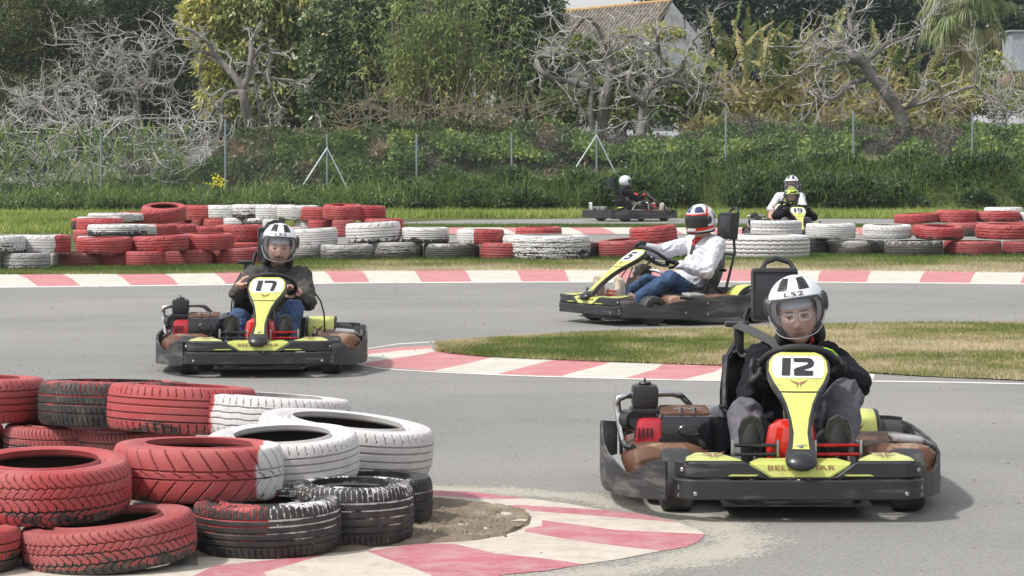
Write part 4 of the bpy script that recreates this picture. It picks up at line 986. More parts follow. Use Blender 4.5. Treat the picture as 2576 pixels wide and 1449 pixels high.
# ------------------------------------------------------------ people
def apply_mods(o):
    dg=bpy.context.evaluated_depsgraph_get(); dg.update(); me=bpy.data.meshes.new_from_object(o.evaluated_get(dg)); old=o.data; o.modifiers.clear(); o.data=me; bpy.data.meshes.remove(old); return o
def capsule(mb,a,ra,b,rb,n=14):
    a=Vector(a); b=Vector(b); t=(b-a); L=t.length; t=t/L if L>1e-6 else Vector((0,0,1)); pts=[];rs=[]
    for k in range(5):
        q=R(-80+k*20); pts.append(a+t*math.sin(q)*ra); rs.append(max(.0008,math.cos(q)*ra))
    for k in range(5):
        q=R(k*20); pts.append(b+t*math.sin(q)*rb); rs.append(math.cos(q)*rb)
    mb.tube(pts,rs,n)
def ellip(mb,c,r,rot=None,n=20):
    M=Matrix.Translation(Vector(c))@(rot or Matrix())@Matrix.Diagonal((*r,1)); pr=[(max(.001,math.cos(R(q))),math.sin(R(q))) for q in range(-90,91,12)]; mb.lathe(pr,M,n)
def vc_mat(name,rough=.5,spec=.4,sheen=0.,coat=0.,bump=0.,bscale=40,sss=0.):
    m,t,b=nt_new(name); N=NT(t); a=N.n('ShaderNodeAttribute',attribute_name='paint').outputs['Color']; N.l(a,b.inputs['Base Color'])
    b.inputs['Roughness'].default_value=rough; b.inputs['Specular IOR Level'].default_value=spec; b.inputs['Coat Weight'].default_value=coat; b.inputs['Sheen Weight'].default_value=sheen
    if sss: b.inputs['Subsurface Weight'].default_value=sss; b.inputs['Subsurface Radius'].default_value=(.012,.004,.002); b.inputs['Subsurface Scale'].default_value=1.
    if bump: N.l(N.bump(N.noise(bscale,4,.6,N.obj()),bump,.004),b.inputs['Normal'])
    return m
SKIN=vc_mat('skin',.45,.4,sss=.15,bump=.1,bscale=120); SHELL=vc_mat('helmet_paint',.22,.5,coat=.6)
def paint(me,fn):
    n=len(me.vertices); co=np.empty(n*3,dtype=np.float32); me.vertices.foreach_get('co',co); co=co.reshape(-1,3)
    c=fn(co); at=me.attributes.new('paint','FLOAT_COLOR','POINT'); at.data.foreach_set('color',np.concatenate([c,np.ones((n,1))],1).astype(np.float32).ravel())
def blob(name,mb,m,parent,voxel=.008,smooth=3,wr=0.,wsc=14.,iters=.6,seed=0.):
    o=mb.build(name,m,parent,smooth=None)
    r=o.modifiers.new('r','REMESH'); r.mode='VOXEL'; r.voxel_size=voxel; r.adaptivity=0
    if smooth: s=o.modifiers.new('s','SMOOTH'); s.factor=iters; s.iterations=smooth
    apply_mods(o); me=o.data
    me.materials.clear(); me.materials.append(m)
    if wr:
        n=len(me.vertices); co=np.empty(n*3,dtype=np.float32); no=np.empty(n*3,dtype=np.float32)
        me.vertices.foreach_get('co',co); me.vertex_normals.foreach_get('vector',no); co=co.reshape(-1,3); no=no.reshape(-1,3); d=np.empty(n)
        for i in range(n):
            p=co[i]; q=Vector((p[0]*wsc+seed,p[1]*wsc*.8,p[2]*wsc)); w=noise.noise_vector(q*.35)*1.1; a=noise.noise(q+w); a2=noise.noise(q*2.1+w+Vector((9,3,1)))
            d[i]=(1-abs(a)*3.2)*.75+(1-abs(a2)*3.)*.25
        co=co+no*(d*wr)[:,None]; me.vertices.foreach_set('co',co.astype(np.float32).ravel()); me.update()
    me.polygons.foreach_set('use_smooth',[True]*len(me.polygons)); return o
def head_mesh(mb,M,beard=False):
    nu,nv=72,60; V=[]
    for j in range(nv+1):
        el=-PI/2+PI*j/nv
        for i in range(nu):
            az=2*PI*i/nu; x=math.sin(az)*math.cos(el)*.074; y=-math.cos(az)*math.cos(el)*.095; z=math.sin(el)*.116
            if z<-.02: k=min(1,(-.02-z)/.09); x*=1-.30*k*k; y*=1-(.0 if y<0 else .30)*k
            if z>.03: x*=1.02
            if y<0:
                g=lambda x0,z0,sx,sz: math.exp(-((x-x0)/sx)**2-((z-z0)/sz)**2)
                f=min(1,-y/.04)
                d=.017*g(0,-.028,.013,.014)+.010*g(0,-.005,.009,.025)+.006*(g(.011,-.032,.007,.007)+g(-.011,-.032,.007,.007))
                d-=.011*(g(.031,.012,.017,.012)+g(-.031,.012,.017,.012)); d+=.005*g(0,.035,.05,.008)
                d+=.006*g(0,-.056,.020,.004)+.006*g(0,-.066,.017,.005)-.004*g(0,-.061,.022,.0022); d+=.009*g(0,-.094,.019,.014)-.003*g(0,-.078,.02,.006)
                d+=.004*(g(.042,-.018,.018,.018)+g(-.042,-.018,.018,.018)); y-=d*f
            V.append(M@Vector((x,y,z)))
    Fs=[]
    for j in range(nv):
        for i in range(nu): Fs.append((j*nu+i,j*nu+(i+1)%nu,(j+1)*nu+(i+1)%nu,(j+1)*nu+i))
    mb.add(V,Fs)
    for s in (-1,1): ellip(mb,M@Vector((s*.075,.005,.0)),(.010,.018,.030),M.to_3x3().to_4x4(),10)
def face_paint(Mi,tone,hair,beard):
    def fn(co):
        h=np.concatenate([co,np.ones((len(co),1))],1)@np.array(Mi).T; x,y,z=h[:,0],h[:,1],h[:,2]
        c=np.tile(np.array(tone),(len(co),1)); face=(y<-.02)&(np.abs(z)<.13)&(np.abs(x)<.09)
        def bl(mask,col,a): 
            mk=np.clip(mask,0,1)[:,None]*a*face[:,None]; c[:]=c*(1-mk)+np.array(col)*mk
        ax=np.abs(x)
        bl(np.exp(-((ax-.042)/.02)**2-((z+.02)/.02)**2),(.50,.20,.15),.35)
        bl(np.exp(-(x/.016)**2-((z+.030)/.014)**2),(.50,.21,.16),.35)
        bl(np.exp(-(x/.023)**4-((z+.061)/.0085)**4),(.34,.11,.10),.85)
        bl(np.exp(-((ax-.031)/.020)**4-((z-(.033+.10*(.031-ax)*.4))/.0048)**4),hair,.9)
        if beard:
            bl(np.exp(-(x/.030)**4-((z+.045)/.008)**4),hair,.92); bl(np.exp(-((ax-.029)/.006)**4-((z+.062)/.020)**4),hair,.85); bl(np.exp(-(x/.030)**4-((z+.092)/.020)**4),hair,.75)
            bl(np.clip((-.035-z)/.03,0,1),tuple(.6*a+.4*b_ for a,b_ in zip(tone,hair)),.4)
        else: bl(np.clip((-.045-z)/.03,0,1)*np.clip(1.-np.exp(-(x/.02)**4-((z+.061)/.009)**4),0,1),tuple(.82*a for a in tone),.3)
        return c
    return fn
def hand(mb,P,T,wr,side=1,k=1.):
    P=Vector(P); T=Vector(T).normalized(); a=(Vector(wr)-P); a=(a-T*a.dot(T)).normalized(); b=T.cross(a)*side
    kn=[]
    for i in range(4):
        o=T*((i-1.5)*.0195); ln=(.92,1.,.97,.82)[i]; r=.0088*k
        th=[R(25),R(80),R(145),R(205)]; rad=.026
        pts=[P+o+a*.043+b*.022]+[P+o+(a*math.cos(t)+b*math.sin(t))*rad*(1 if j else 1.15)*(ln if j else 1) for j,t in enumerate(th)]
        for u,v in zip(pts,pts[1:]): capsule(mb,u,r,v,r*.95,8)
        kn.append(pts[0])
    q=P+T*.040; pts=[P+a*.065-b*.005+T*.02,q+a*.028-b*.022,q-a*.004-b*.030]
    for u,v in zip(pts,pts[1:]): capsule(mb,u,.0112*k,v,.0095*k,8)
    w=Vector(wr)
    for i in range(4): capsule(mb,kn[i],.0105*k,P+T*((i-1.5)*.014)+a*.078+b*.004,.014*k,8)
    capsule(mb,P+a*.070,.022*k,w,.024*k,10)
def HM(c,yaw,roll,pitch): return Matrix.Translation(Vector(c))@Matrix.Rotation(R(yaw),4,'Z')@Matrix.Rotation(R(roll),4,'Y')@Matrix.Rotation(R(pitch),4,'X')@Matrix.Scale(1.085,4)
HC0=Vector((0,.006,.050)); HR=(.119,.142,.124)
def hp(az,el,k=1.,chin=0.):
    az=R(az); ce=math.cos(R(el)); se=math.sin(R(el))
    if el<0 and chin: ce=max(ce,chin+(1-chin)*ce)
    y=-math.cos(az)*ce*HR[1]*k
    if el<0 and chin and math.cos(az)>0: y*=1+.10*min(1,-el/40)*math.cos(az)
    return HC0+Vector((math.sin(az)*ce*HR[0]*k,y,se*HR[2]*k))
def glassy(name,col,op,rough=.06):
    m,t,b=nt_new(name); N=NT(t); out=t.nodes['Material Output']; tr=N.n('ShaderNodeBsdfTransparent'); tr.inputs[0].default_value=(*col,1)
    b.inputs['Base Color'].default_value=(*[c*.4 for c in col],1); b.inputs['Roughness'].default_value=rough; b.inputs['Specular IOR Level'].default_value=.6
    fr=N.n('ShaderNodeFresnel'); fr.inputs[0].default_value=1.45
    f=N.val('ADD',N.val('MULTIPLY',fr.outputs[0],.55),op,clamp=True); mx=N.n('ShaderNodeMixShader'); N.l(f,mx.inputs[0]); N.l(tr.outputs[0],mx.inputs[1]); N.l(b.outputs[0],mx.inputs[2]); N.l(mx.outputs[0],out.inputs[0]); return m
VISC=glassy('clear_visor',(.90,.92,.94),.10); VISD=glassy('smoke_visor',(.16,.15,.15),.55); LINER=mat('helmet_liner',(.018,.018,.02),.8); VENT=mat('helmet_vent',(.03,.032,.035),.45); VRIM=mat('visor_rim',(.50,.50,.52),.25,coat=.4); LENS=glassy('lens',(.96,.96,.98),.03)
SHW=mat('white_helmet',(.74,.75,.79),.20,coat=.7)
def open_helmet(par,M,hi=True,text=True,name='helmet'):
    na,ne=(120,60) if hi else (60,30)
    def rim(az):
        a=abs(az); return float(np.interp(a,[0,55,66,74,84,100,180],[20,17,8,-20,-46,-52,-50]))
    mb=MB(); rows=[]
    for i in range(na+1):
        az=-180+360*i/na; lo=rim(az); rows.append([M@hp(az,lo+(90-lo)*j/ne) for j in range(ne+1)])
    mb.grid(rows[::-1]); o=mb.build(name,[SHW,LINER],par,smooth=None); s=o.modifiers.new('s','SOLIDIFY'); s.thickness=.030; s.offset=-1; s.material_offset=1; s.material_offset_rim=0
    apply_mods(o); o.data.polygons.foreach_set('use_smooth',[True]*len(o.data.polygons)); o.data.set_sharp_from_angle(angle=R(50))
    # make sure the shell is outside
    # black rim trim, vents, pivots, neck roll
    e=MB(); e.tube([M@hp(az,rim(az),.985) for az in range(-180,180,4)],.006,6,closed=True); e.build('rim_trim',VENT,o)
    for s in (-1,1):
        e=MB(); rows=[]
        for j in range(13):
            t=j/12.; el=36+34*t; a0=s*(14+6*abs(t-.2)); a1=s*(44-2*t+26*t*t); rows.append([M@hp(a0+(a1-a0)*i/8.,el,1.018-.012*((i in(0,8)) or j in (0,12))) for i in range(9)])
        e.grid(rows); 
        v=e.build('vent',VENT,o)
        g=MB()
        for j in range(1,6): t=j/6.; el=36+34*t; g.tube([M@hp(s*(20+(32+12*t-20)*q/4.),el,1.024) for q in range(5)],.0016,5)
        g.build('vent_slat',LINER,v)
        e=MB(); c=M@hp(s*82,2,1.02); rt=(M.to_3x3()@Vector((s,-.15,0))).normalized()
        e.mi=0; q=rt.to_track_quat('Z','Y').to_matrix().to_4x4(); e.lathe([(.001,.016),(.022,.015),(.032,.008),(.036,-.004)],Matrix.Translation(c-rt*.004)@q@Matrix.Diagonal((1.,1.35,1,1)),24); e.build('visor_pivot',VENT,o)
    if text:
        me=text_mesh('LS2',.050,VENT)
        for v in me.vertices: v.co=hp(v.co.x*1.35/HR[0]*57.3,28.0+v.co.y*.55/HR[2]*57.3,1.022+(.006 if v.co.z>0 else 0))
        link(bpy.data.objects.new('lettering',me),o).matrix_local=M
    # visor
    n=36; rows=[]
    def lowr(az): t=abs(az)/76.; return -62*(1-t**2.6)-8
    for i in range(n+1):
        az=-76+152*i/n; lo=lowr(az); hi_=21.5-4*(abs(az)/76)**2; rows.append([M@hp(az,hi_+(lo-hi_)*j/20.,1.035+.03*math.sin(PI*min(1,j/16.)),.82) for j in range(21)])
    e=MB(); e.grid(rows); vz=e.build('visor',VISC,o,smooth=80)
    e=MB(); e.tube([r[-1] for r in rows],.0018,6); e.tube([r[0] for r in rows],.0022,6); e.build('visor_edge',VRIM,vz)
    # chin strap cushions below the shell
    e=MB()
    for s in (-1,1): ellip(e,M@Vector((s*.082,.0,-.075)),(.022,.055,.045),M.to_3x3().to_4x4())
    ellip(e,M@Vector((0,.07,-.10)),(.085,.045,.04),M.to_3x3().to_4x4()); e.build('cheek_pad',LINER,o,smooth=60)
    e=MB(); e.tube([M@Vector(p) for p in ((-.09,-.03,-.10),(-.06,-.055,-.135),(0,-.065,-.145),(.06,-.055,-.135),(.09,-.03,-.10))],.007,6); e.build('chin_strap',LINER,o)
    return o
def full_helmet(par,M,fn,visor,hi=True,port_face=False):
    na,ne=(180,90) if hi else (72,40); mb=MB()
    V=[];Fs=[]
    for i in range(na+1):
        for j in range(ne+1): V.append(hp(-180+360*i/na,-62+152*j/ne,1.,.80))
    def inport(az,el): return abs(az)<66 and -26+10*(abs(az)/66)**2<el<17-4*(abs(az)/66)**2
    for i in range(na):
        for j in range(ne):
            az=-180+360*(i+.5)/na; el=-62+152*(j+.5)/ne
            if not inport(az,el): Fs.append((i*(ne+1)+j,(i+1)*(ne+1)+j,(i+1)*(ne+1)+j+1,i*(ne+1)+j+1))
    co=np.array([tuple(v) for v in V]); mb.add([M@v for v in V],Fs); me=mb.mesh('helmet',[SHELL,LINER],60)
    az=np.repeat(-180+360*np.arange(na+1)/na,ne+1); el=np.tile(-62+152*np.arange(ne+1)/ne,na+1); c=fn(az,el,co)
    at=me.attributes.new('paint','FLOAT_COLOR','POINT'); at.data.foreach_set('color',np.concatenate([c,np.ones((len(c),1))],1).astype(np.float32).ravel())
    o=link(bpy.data.objects.new('helmet',me),par); s=o.modifiers.new('s','SOLIDIFY'); s.thickness=.026; s.offset=-1; s.material_offset=1; s.material_offset_rim=1; apply_mods(o)
    e=MB(); e.grid([[M@hp(-70+140*i/30.,21-50*j/12.-(2 if j==0 else 0)*(abs(-70+140*i/30.)/70)**2,1.022,.80) for j in range(13)] for i in range(31)]); vz=e.build('visor',visor,o,smooth=80)
    for s_ in (-1,1):
        e=MB(); c=M@hp(s_*78,-2,1.02); rt=(M.to_3x3()@Vector((s_,-.2,0))).normalized(); q=rt.to_track_quat('Z','Y').to_matrix().to_4x4(); e.lathe([(.001,.012),(.020,.011),(.028,.004),(.030,-.004)],Matrix.Translation(c-rt*.003)@q@Matrix.Diagonal((1,1.3,1,1)),20); e.build('visor_pivot',VENT,o)
    e=MB(); e.tube([M@hp(a,-61,.97,.80) for a in range(-180,180,6)],.012,8,closed=True); e.build('neck_roll',LINER,o)
    return o
def eyes(par,M,look=0):
    for s in (-1,1):
        c=M@Vector((s*.031,-.0785,.0115)); e=MB(); ellip(e,c,(.0122,.010,.0062),M.to_3x3().to_4x4(),14); ey=e.build('eye',mat('eye_white',(.55,.50,.47),.25),par)
        e=MB(); ellip(e,M@Vector((s*.031+look,-.0858,.0112)),(.0056,.0035,.0056),M.to_3x3().to_4x4(),12); e.build('iris',mat('iris',(.035,.018,.010),.15),ey)
        e=MB(); e.tube([M@Vector((s*.031+dx,-.0845-.004*math.cos(dx*90),.0155+.0045*math.cos(dx*100)-.002)) for dx in (-.016,-.008,0,.008,.016)],.0028,6); e.build('eyelid',mat('eyelid',(.33,.17,.12),.5),ey)
DEF=dict(head=(0,1.22,.88),yaw=0,roll=0,pitch=6,neck=(0,1.25,.74),ch=(0,1.24,.56),wa=(0,1.2,.36),pe=(0,1.13,.19),
 sl=(-.175,1.22,.665),el=(-.27,1.0,.50),wl=(-.16,.80,.57),hl=(-.145,.75,.595),sr=(.175,1.22,.665),er=(.27,1.0,.50),wr=(.18,.80,.57),hr=(.165,.75,.595),
 hipl=(-.09,1.12,.18),kl=(-.19,.72,.42),al=(-.185,.40,.17),hipr=(.09,1.12,.18),kr=(.19,.72,.42),ar=(.185,.40,.17),fl=-.185,fr=.185)
def person(label,K,pose,top,legs,shoe,sole,tone=(.58,.34,.26),hair=(.03,.02,.015),beard=False,gloves=None,vox=.008,helmet=None,group='kart drivers in helmets',wr=.006,cap=None,det=True,k=1.,glowstripe=False):
    D=dict(DEF); D.update(pose); P=empty('person',K.location,K.rotation_euler.z,label,'person',group); P.location=K.location.copy()
    M=HM(D['head'],D['yaw'],D['roll'],D['pitch']); v=lambda n: Vector(D[n])
    C=Vector((.01,.745,.590)); 
    # body: one continuous surface
    b=MB(); head_mesh(b,M); nk=M@Vector((0,.02,-.10)); capsule(b,M@Vector((0,.015,-.05)),.055,v('neck'),.058); capsule(b,v('neck'),.06,v('ch'),.105); ellip(b,v('ch'),(.15,.095,.15)); capsule(b,v('ch'),.10,v('wa'),.105); capsule(b,v('wa'),.105,v('pe'),.12)
    for a,e_,w in (('sl','el','wl'),('sr','er','wr')): capsule(b,v(a),.050,v(e_),.036); capsule(b,v(e_),.036,v(w),.026); capsule(b,v('neck')-Vector((0,0,.06)),.055,v(a),.05)
    for h_,k_,a_ in (('hipl','kl','al'),('hipr','kr','ar')): capsule(b,v('pe'),.09,v(h_),.085); capsule(b,v(h_),.078,v(k_),.052); capsule(b,v(k_),.052,v(a_),.036); capsule(b,v(a_),.036,v(a_)+Vector((0,-.06,.04)),.034)
    G_=[b,b] if not gloves else [MB(),MB()]
    for h_,w,sd in (('hl','wl',-1),('hr','wr',1)):
        rv=v(h_)-C; ax=Vector((0,.56,.83)); T=ax.cross(rv); T=T if T.length>1e-4 else Vector((0,1,0)); hand(G_[sd>0],v(h_),T*-sd if sd<0 else T,v(w),1 if sd<0 else -1,1.05 if gloves is None else 1.25)
    body=blob('body',b,SKIN,P,.0042 if det else .010,2 if det else 2,iters=.5); paint(body.data,face_paint(M.inverted(),tone,hair,beard))
    if gloves:
        for q in G_: blob('glove',q,gloves,P,.0045 if det else .009,1)
    # top
    t=MB(); nk=v('neck'); capsule(t,v('ch'),.135*k,v('wa'),.135*k); ellip(t,v('ch')+Vector((0,.0,.03)),(.185*k,.125*k,.16)); capsule(t,v('wa'),.135*k,v('pe')+Vector((0,0,.05)),.14*k)
    for a,e_,w in (('sl','el','wl'),('sr','er','wr')):
        capsule(t,nk-Vector((0,0,.075)),.075,v(a),.074*k); capsule(t,v('ch'),.12,v(a),.078*k); capsule(t,v(a),.074*k,v(e_),.058*k); m_=v(e_).lerp(v(w),.88); capsule(t,v(e_),.058*k,m_,.042*k); capsule(t,m_,.044*k,m_.lerp(v(w),.3),.040)
    for q in range(12):
        a=2*PI*q/12; c=nk+Vector((.072*math.sin(a),-.062*math.cos(a)+.01,-.030+.030*(1-math.cos(a))*.6)); a2=2*PI*(q+1)/12; c2=nk+Vector((.072*math.sin(a2),-.062*math.cos(a2)+.01,-.030+.030*(1-math.cos(a2))*.6)); capsule(t,c,.026,c2,.026,8)
    for s in (-1,1): capsule(t,nk+Vector((s*.055,.075,-.035)),.038,nk+Vector((0,.11,-.06)),.05)
    blob('jacket',t,top,P,vox,3,wr,15.,seed=len(label)*1.3)
    # legs
    t=MB(); capsule(t,v('pe'),.125,v('pe')+Vector((0,.02,.08)),.125)
    for h_,k_,a_ in (('hipl','kl','al'),('hipr','kr','ar')): capsule(t,v('pe'),.11,v(h_),.10); capsule(t,v(h_),.100,v(k_),.074); capsule(t,v(k_),.074,v(a_),.054); 
    blob('trousers',t,legs,P,vox,3,wr,13.,seed=3.3+len(label))
    for a_,fx in (('al','fl'),('ar','fr')):
        x=D[fx]; a=v(a_); t=MB(); capsule(t,a+Vector((0,-.01,-.01)),.045,(x,.325,.175),.040); capsule(t,(x,.325,.17),.036,(x,.278,.305),.046); capsule(t,(x,.282,.305),.052,(x,.285,.375),.044)
        sh=blob('shoe',t,shoe,P,.008,2)
        e=MB(); out=[(-.036,.0),(-.042,.05),(-.040,.11),(-.052,.18),(-.055,.215),(-.040,.262),(0,.282),(.040,.262),(.055,.215),(.052,.18),(.040,.11),(.042,.05),(.036,.0),(0,-.012)]
        f0=lambda q,w: Vector((x+q,.275-.12*w,.137+w*1.0)); f1=lambda q,w: Vector((x+q*.96,.300-.12*w+.012,.141+w*1.0)); e.prism(out,f0,f1); so_=e.build('sole',sole,sh,smooth=30)
    if cap:
        e=MB(); rows=[]
        for i in range(41):
            az=-100+200*i/40.; rows.append([M@Vector((math.sin(R(az))*math.cos(R(el))*.079,-math.cos(R(az))*math.cos(R(el))*.101,math.sin(R(el))*.122)) for el in range(22,91,6)])
        e.grid(rows); e.build('head_sock',cap,P,smooth=80)
    if det: eyes(P,M,-.002)
    if helmet: helmet(P,M)
    return P,M,D
BLKH=mat('black_hoodie',(.012,.012,.016),.92,bump=.2,bscale=160,spec=.2); GRYJ=mat('dark_grey_jacket',(.060,.056,.050),.85,bump=.25,bscale=140,var=.15); WHJ=mat('white_hoodie',(.60,.61,.66),.85,bump=.2,bscale=150)
GRP=mat('grey_track_trousers',(.10,.095,.115),.8,bump=.2,bscale=120,var=.2,dirt=((.17,.155,.18),.3)); JEAN=mat('blue_jeans',(.032,.068,.15),.8,bump=.25,bscale=150,var=.35,vscale=10)
SHB=mat('black_shoe',(.02,.02,.02),.6); SOLB=mat('dark_sole',(.035,.033,.028),.75,bump=.9,bscale=70,var=.3); SHW2=mat('beige_shoe',(.50,.45,.38),.6); SOLW=mat('beige_sole',(.45,.38,.28),.7); GLB=mat('black_glove',(.018,.016,.018),.6,bump=.2); GLR=mat('red_glove',(.45,.03,.03),.6); NEON=mat('neon_piping',(.45,.85,.05),.5); SOCK=mat('white_head_sock',(.62,.65,.70),.8,bump=.5,bscale=40)

d12,M12,D12=person('young driver in black hoodie and grey trousers with glasses behind the clear visor',k12,
 dict(head=(.092,1.04,.788),yaw=-8,roll=-8,pitch=4,neck=(.085,1.12,.685),ch=(.08,1.17,.50),wa=(.05,1.2,.34),sl=(-.055,1.12,.590),el=(-.135,.96,.42),wl=(-.11,.80,.50),hl=(-.10,.775,.58),
  sr=(.235,1.10,.595),er=(.345,.90,.50),wr=(.245,.765,.555),hr=(.185,.735,.615),kl=(-.175,.66,.385),al=(-.185,.385,.19),kr=(.265,.70,.465),ar=(.205,.385,.19),fl=-.185,fr=.18),BLKH,GRP,SHB,SOLB,gloves=GLB,vox=.007,wr=.011,helmet=lambda P,M: open_helmet(P,M),cap=SOCK,tone=(.68,.42,.32))
# glasses
e=MB()
for s in (-1,1):
    ring=[M12@Vector((s*.033+.024*math.cos(a)*(1-.12*math.cos(4*a)),-.107+.10*(abs(.033*s+.024*math.cos(a))**2)*4,.012+.017*math.sin(a)*(1-.1*math.cos(4*a)))) for a in np.linspace(0,2*PI,24,endpoint=False)]; e.tube(ring,.0023,6,closed=True); e.tube([M12@Vector((s*.056,-.098,.016)),M12@Vector((s*.074,-.06,.016)),M12@Vector((s*.078,.0,.012))],.0018,6)
e.tube([M12@Vector((-.010,-.108,.016)),M12@Vector((0,-.112,.018)),M12@Vector((.010,-.108,.016))],.0016,6); e.build('glasses',mat('clear_frame',(.75,.72,.70),.2,coat=.5),d12)
# seat strap, drawstring, neon glove piping, buckle
def ribbon(pts,w,nrm,m,name,par):
    mb=MB(); P=[Vector(p) for p in pts]; rows=[]
    for i,p in enumerate(P):
        t=(P[min(i+1,len(P)-1)]-P[max(i-1,0)]).normalized(); sd=t.cross(Vector(nrm)).normalized()*w/2; n=Vector(nrm).normalized()*.002; rows.append([p-sd+n,p+sd+n,p+sd-n,p-sd-n,p-sd+n])
    mb.grid(rows); return mb.build(name,m,par,smooth=60)
ribbon([(-.165,1.345,.735),(-.10,1.22,.715),(-.02,1.04,.675),(.03,.99,.62),(.06,.975,.55)],.042,(-.35,-.6,.75),WEB,'seat_belt',k12)
e=MB(); e.tube([(.12,1.0,.645),(.155,.985,.635),(.20,.99,.660)],.0035,6); e.tube([(.10,.985,.63),(.105,.975,.58)],.003,6); e.tube([(.07,.985,.63),(.06,.972,.585)],.003,6); e.build('drawstring',mat('grey_cord',(.22,.22,.24),.6),d12)
e=MB(); e.box((.155,1.02,.690),(.018,.012,.026),.004); e.box((.145,1.015,.672),(.01,.01,.01),.002); e.build('strap_buckle',GLR,d12)
e=MB(); e.tube([(.150,.705,.665),(.175,.690,.672),(.205,.690,.662),(.230,.700,.638),(.246,.712,.605),(.250,.724,.575)],.0038,6); e.tube([(.250,.710,.578),(.266,.726,.568),(.260,.738,.552),(.246,.722,.558)],.004,6); e.build('glove_piping',NEON,d12)

d17,M17,D17=person('moustached driver in dark grey jacket and blue jeans with bare hands on the wheel',k17,
 dict(head=(.10,1.10,.838),yaw=4,roll=4,pitch=3,neck=(.09,1.15,.725),ch=(.09,1.18,.54),wa=(.05,1.2,.36),sl=(-.075,1.10,.645),el=(-.185,.90,.525),wl=(-.135,.79,.585),hl=(-.10,.765,.61),
  sr=(.255,1.12,.640),er=(.315,.93,.47),wr=(.25,.79,.53),hr=(.185,.775,.56),kl=(-.165,.66,.365),al=(-.19,.385,.19),kr=(.22,.68,.43),ar=(.185,.385,.19),fl=-.19,fr=.175),GRYJ,JEAN,SHB,SOLB,tone=(.66,.40,.31),hair=(.05,.035,.03),beard=True,helmet=lambda P,M: open_helmet(P,M),cap=SOCK,k=1.02,wr=.011)
for x in (-.19,.175):
    e=MB(); 
    for w in (.175,): e.tube([(x+(q-3)*.013,.275-.12*w-.002,.137+w+.012-.0022*(q-3)**2) for q in range(7)],.0042,5)
    for q in range(15): w=.075+.026*(q//5); e.box((x+((q%5)-2)*.016,.275-.12*w-.001,.137+w),(.006,.006,.013))
    e.build('sole_stripe',mat('pale_sole_marks',(.5,.5,.48),.6),d17)

e=MB(); e.tube([(.33,1.10,.50),(.365,1.07,.52),(.40,1.05,.47),(.425,1.04,.38),(.43,1.05,.27),(.41,1.08,.2)],.006,7); e.build('throttle_cable',BLKS,k17)
def racing(az,el,co):
    n=len(az); c=np.tile(np.array((.72,.73,.76)),(n,1)); a=np.abs(az); red=np.array((.60,.02,.015)); navy=np.array((.03,.03,.11)); sl=np.array((.09,.13,.20))
    def put(m,col): c[m]=col
    put((el>15)&(el<27)&(a<80),red); put((a>=66)&(a<100)&(el>20+(a-66)*1.1-3)&(el<27+(a-66)*1.3+3),red)
    put((el>31)&(el<62)&(a>10)&(a<62-(el-31)*.25)&(el<32+a*.75+14),navy); put((el>30)&(el<40)&(a<60)&(a>6),navy); put((a>88)&(a<118)&(el>48)&(el<66),sl); put((a>100)&(a<150)&(el>0)&(el<30),sl)
    put((el<-26-0*a)&(a>20)&(a<105)&(el>-50+.10*a),red); put((el<-52)&(a<60),red); put((a<22)&(el<-46)&(el>-54),red)
    put((a>60)&(a<72)&(el>-20)&(el<14),np.array((.05,.05,.05))); return c
d5,M5,D5=person('driver in white hoodie and jeans wearing a red, white and navy full-face helmet',k5,
 dict(head=(.03,1.24,.878),yaw=22,roll=0,pitch=7,neck=(.02,1.31,.76),ch=(.01,1.31,.59),wa=(0,1.18,.39),pe=(0,1.10,.21),sl=(-.19,1.29,.685),el=(-.27,.98,.62),wl=(-.12,.68,.675),hl=(-.085,.625,.675),
  sr=(.19,1.31,.685),er=(.30,1.13,.455),wr=(.185,.885,.525),hr=(.135,.835,.535),kl=(-.17,.80,.35),al=(-.18,.44,.19),kr=(.20,.80,.40),ar=(.20,.43,.21),hipr=(.1,1.16,.19),hipl=(-.1,1.16,.19),fl=-.18,fr=.17),WHJ,JEAN,SHW2,SOLW,gloves=GLB,helmet=lambda P,M: full_helmet(P,M,racing,VISD),k=1.1,wr=.010)
e=MB(); e.add([(.045,1.185,.745),(-.03,1.19,.74),(.02,1.155,.60),(.035,1.16,.62)],[(0,1,2,3)]); ellip(e,(.02,1.225,.70),(.055,.045,.085)); e.build('red_collar',GLR,d5,smooth=60)
ribbon([(.02,1.17,.69),(.01,1.155,.62),(.0,1.15,.54),(.0,1.13,.46)],.045,(0,-1,.1),WEB,'seat_belt',k5)
ribbon([(.14,1.12,.27),(.10,1.02,.33),(0,1.0,.34),(-.10,1.02,.33),(-.14,1.12,.27)],.045,(0,-.6,.8),GLR,'lap_belt',k5)

def yelblk(az,el,co):
    n=len(az); c=np.tile(np.array((.02,.02,.02)),(n,1)); a=np.abs(az); y=np.array((.62,.80,.02)); c[(a<22)&(el>22)&(el<85)&((el//14)%2==1)]=y; c[(a>30)&(a<75)&(((el+a*.5)//13)%2==1)&(el>18)]=y; c[(a>55)&(a<90)&(el<-8)&(((el-a*.3)//11)%2==0)]=y; c[(a>8)&(a<24)&(el<-40)]=y; c[(a>100)&((el//16)%2==0)]=y; return c
far=dict(vox=.013,det=False)
person('driver in black with a yellow and black helmet, on the kart numbered 19',k19,dict(head=(-.03,1.05,.80),pitch=14,neck=(-.02,1.13,.70),ch=(-.01,1.17,.52),sl=(-.19,1.08,.60),el=(-.32,.92,.50),sr=(.19,1.08,.60),er=(.33,.92,.48)),BLKH,GRP,SHB,SOLB,gloves=GLB,helmet=lambda P,M: full_helmet(P,M,yelblk,VISC,False),hair=(.03,.02,.015),k=1.15,**far)
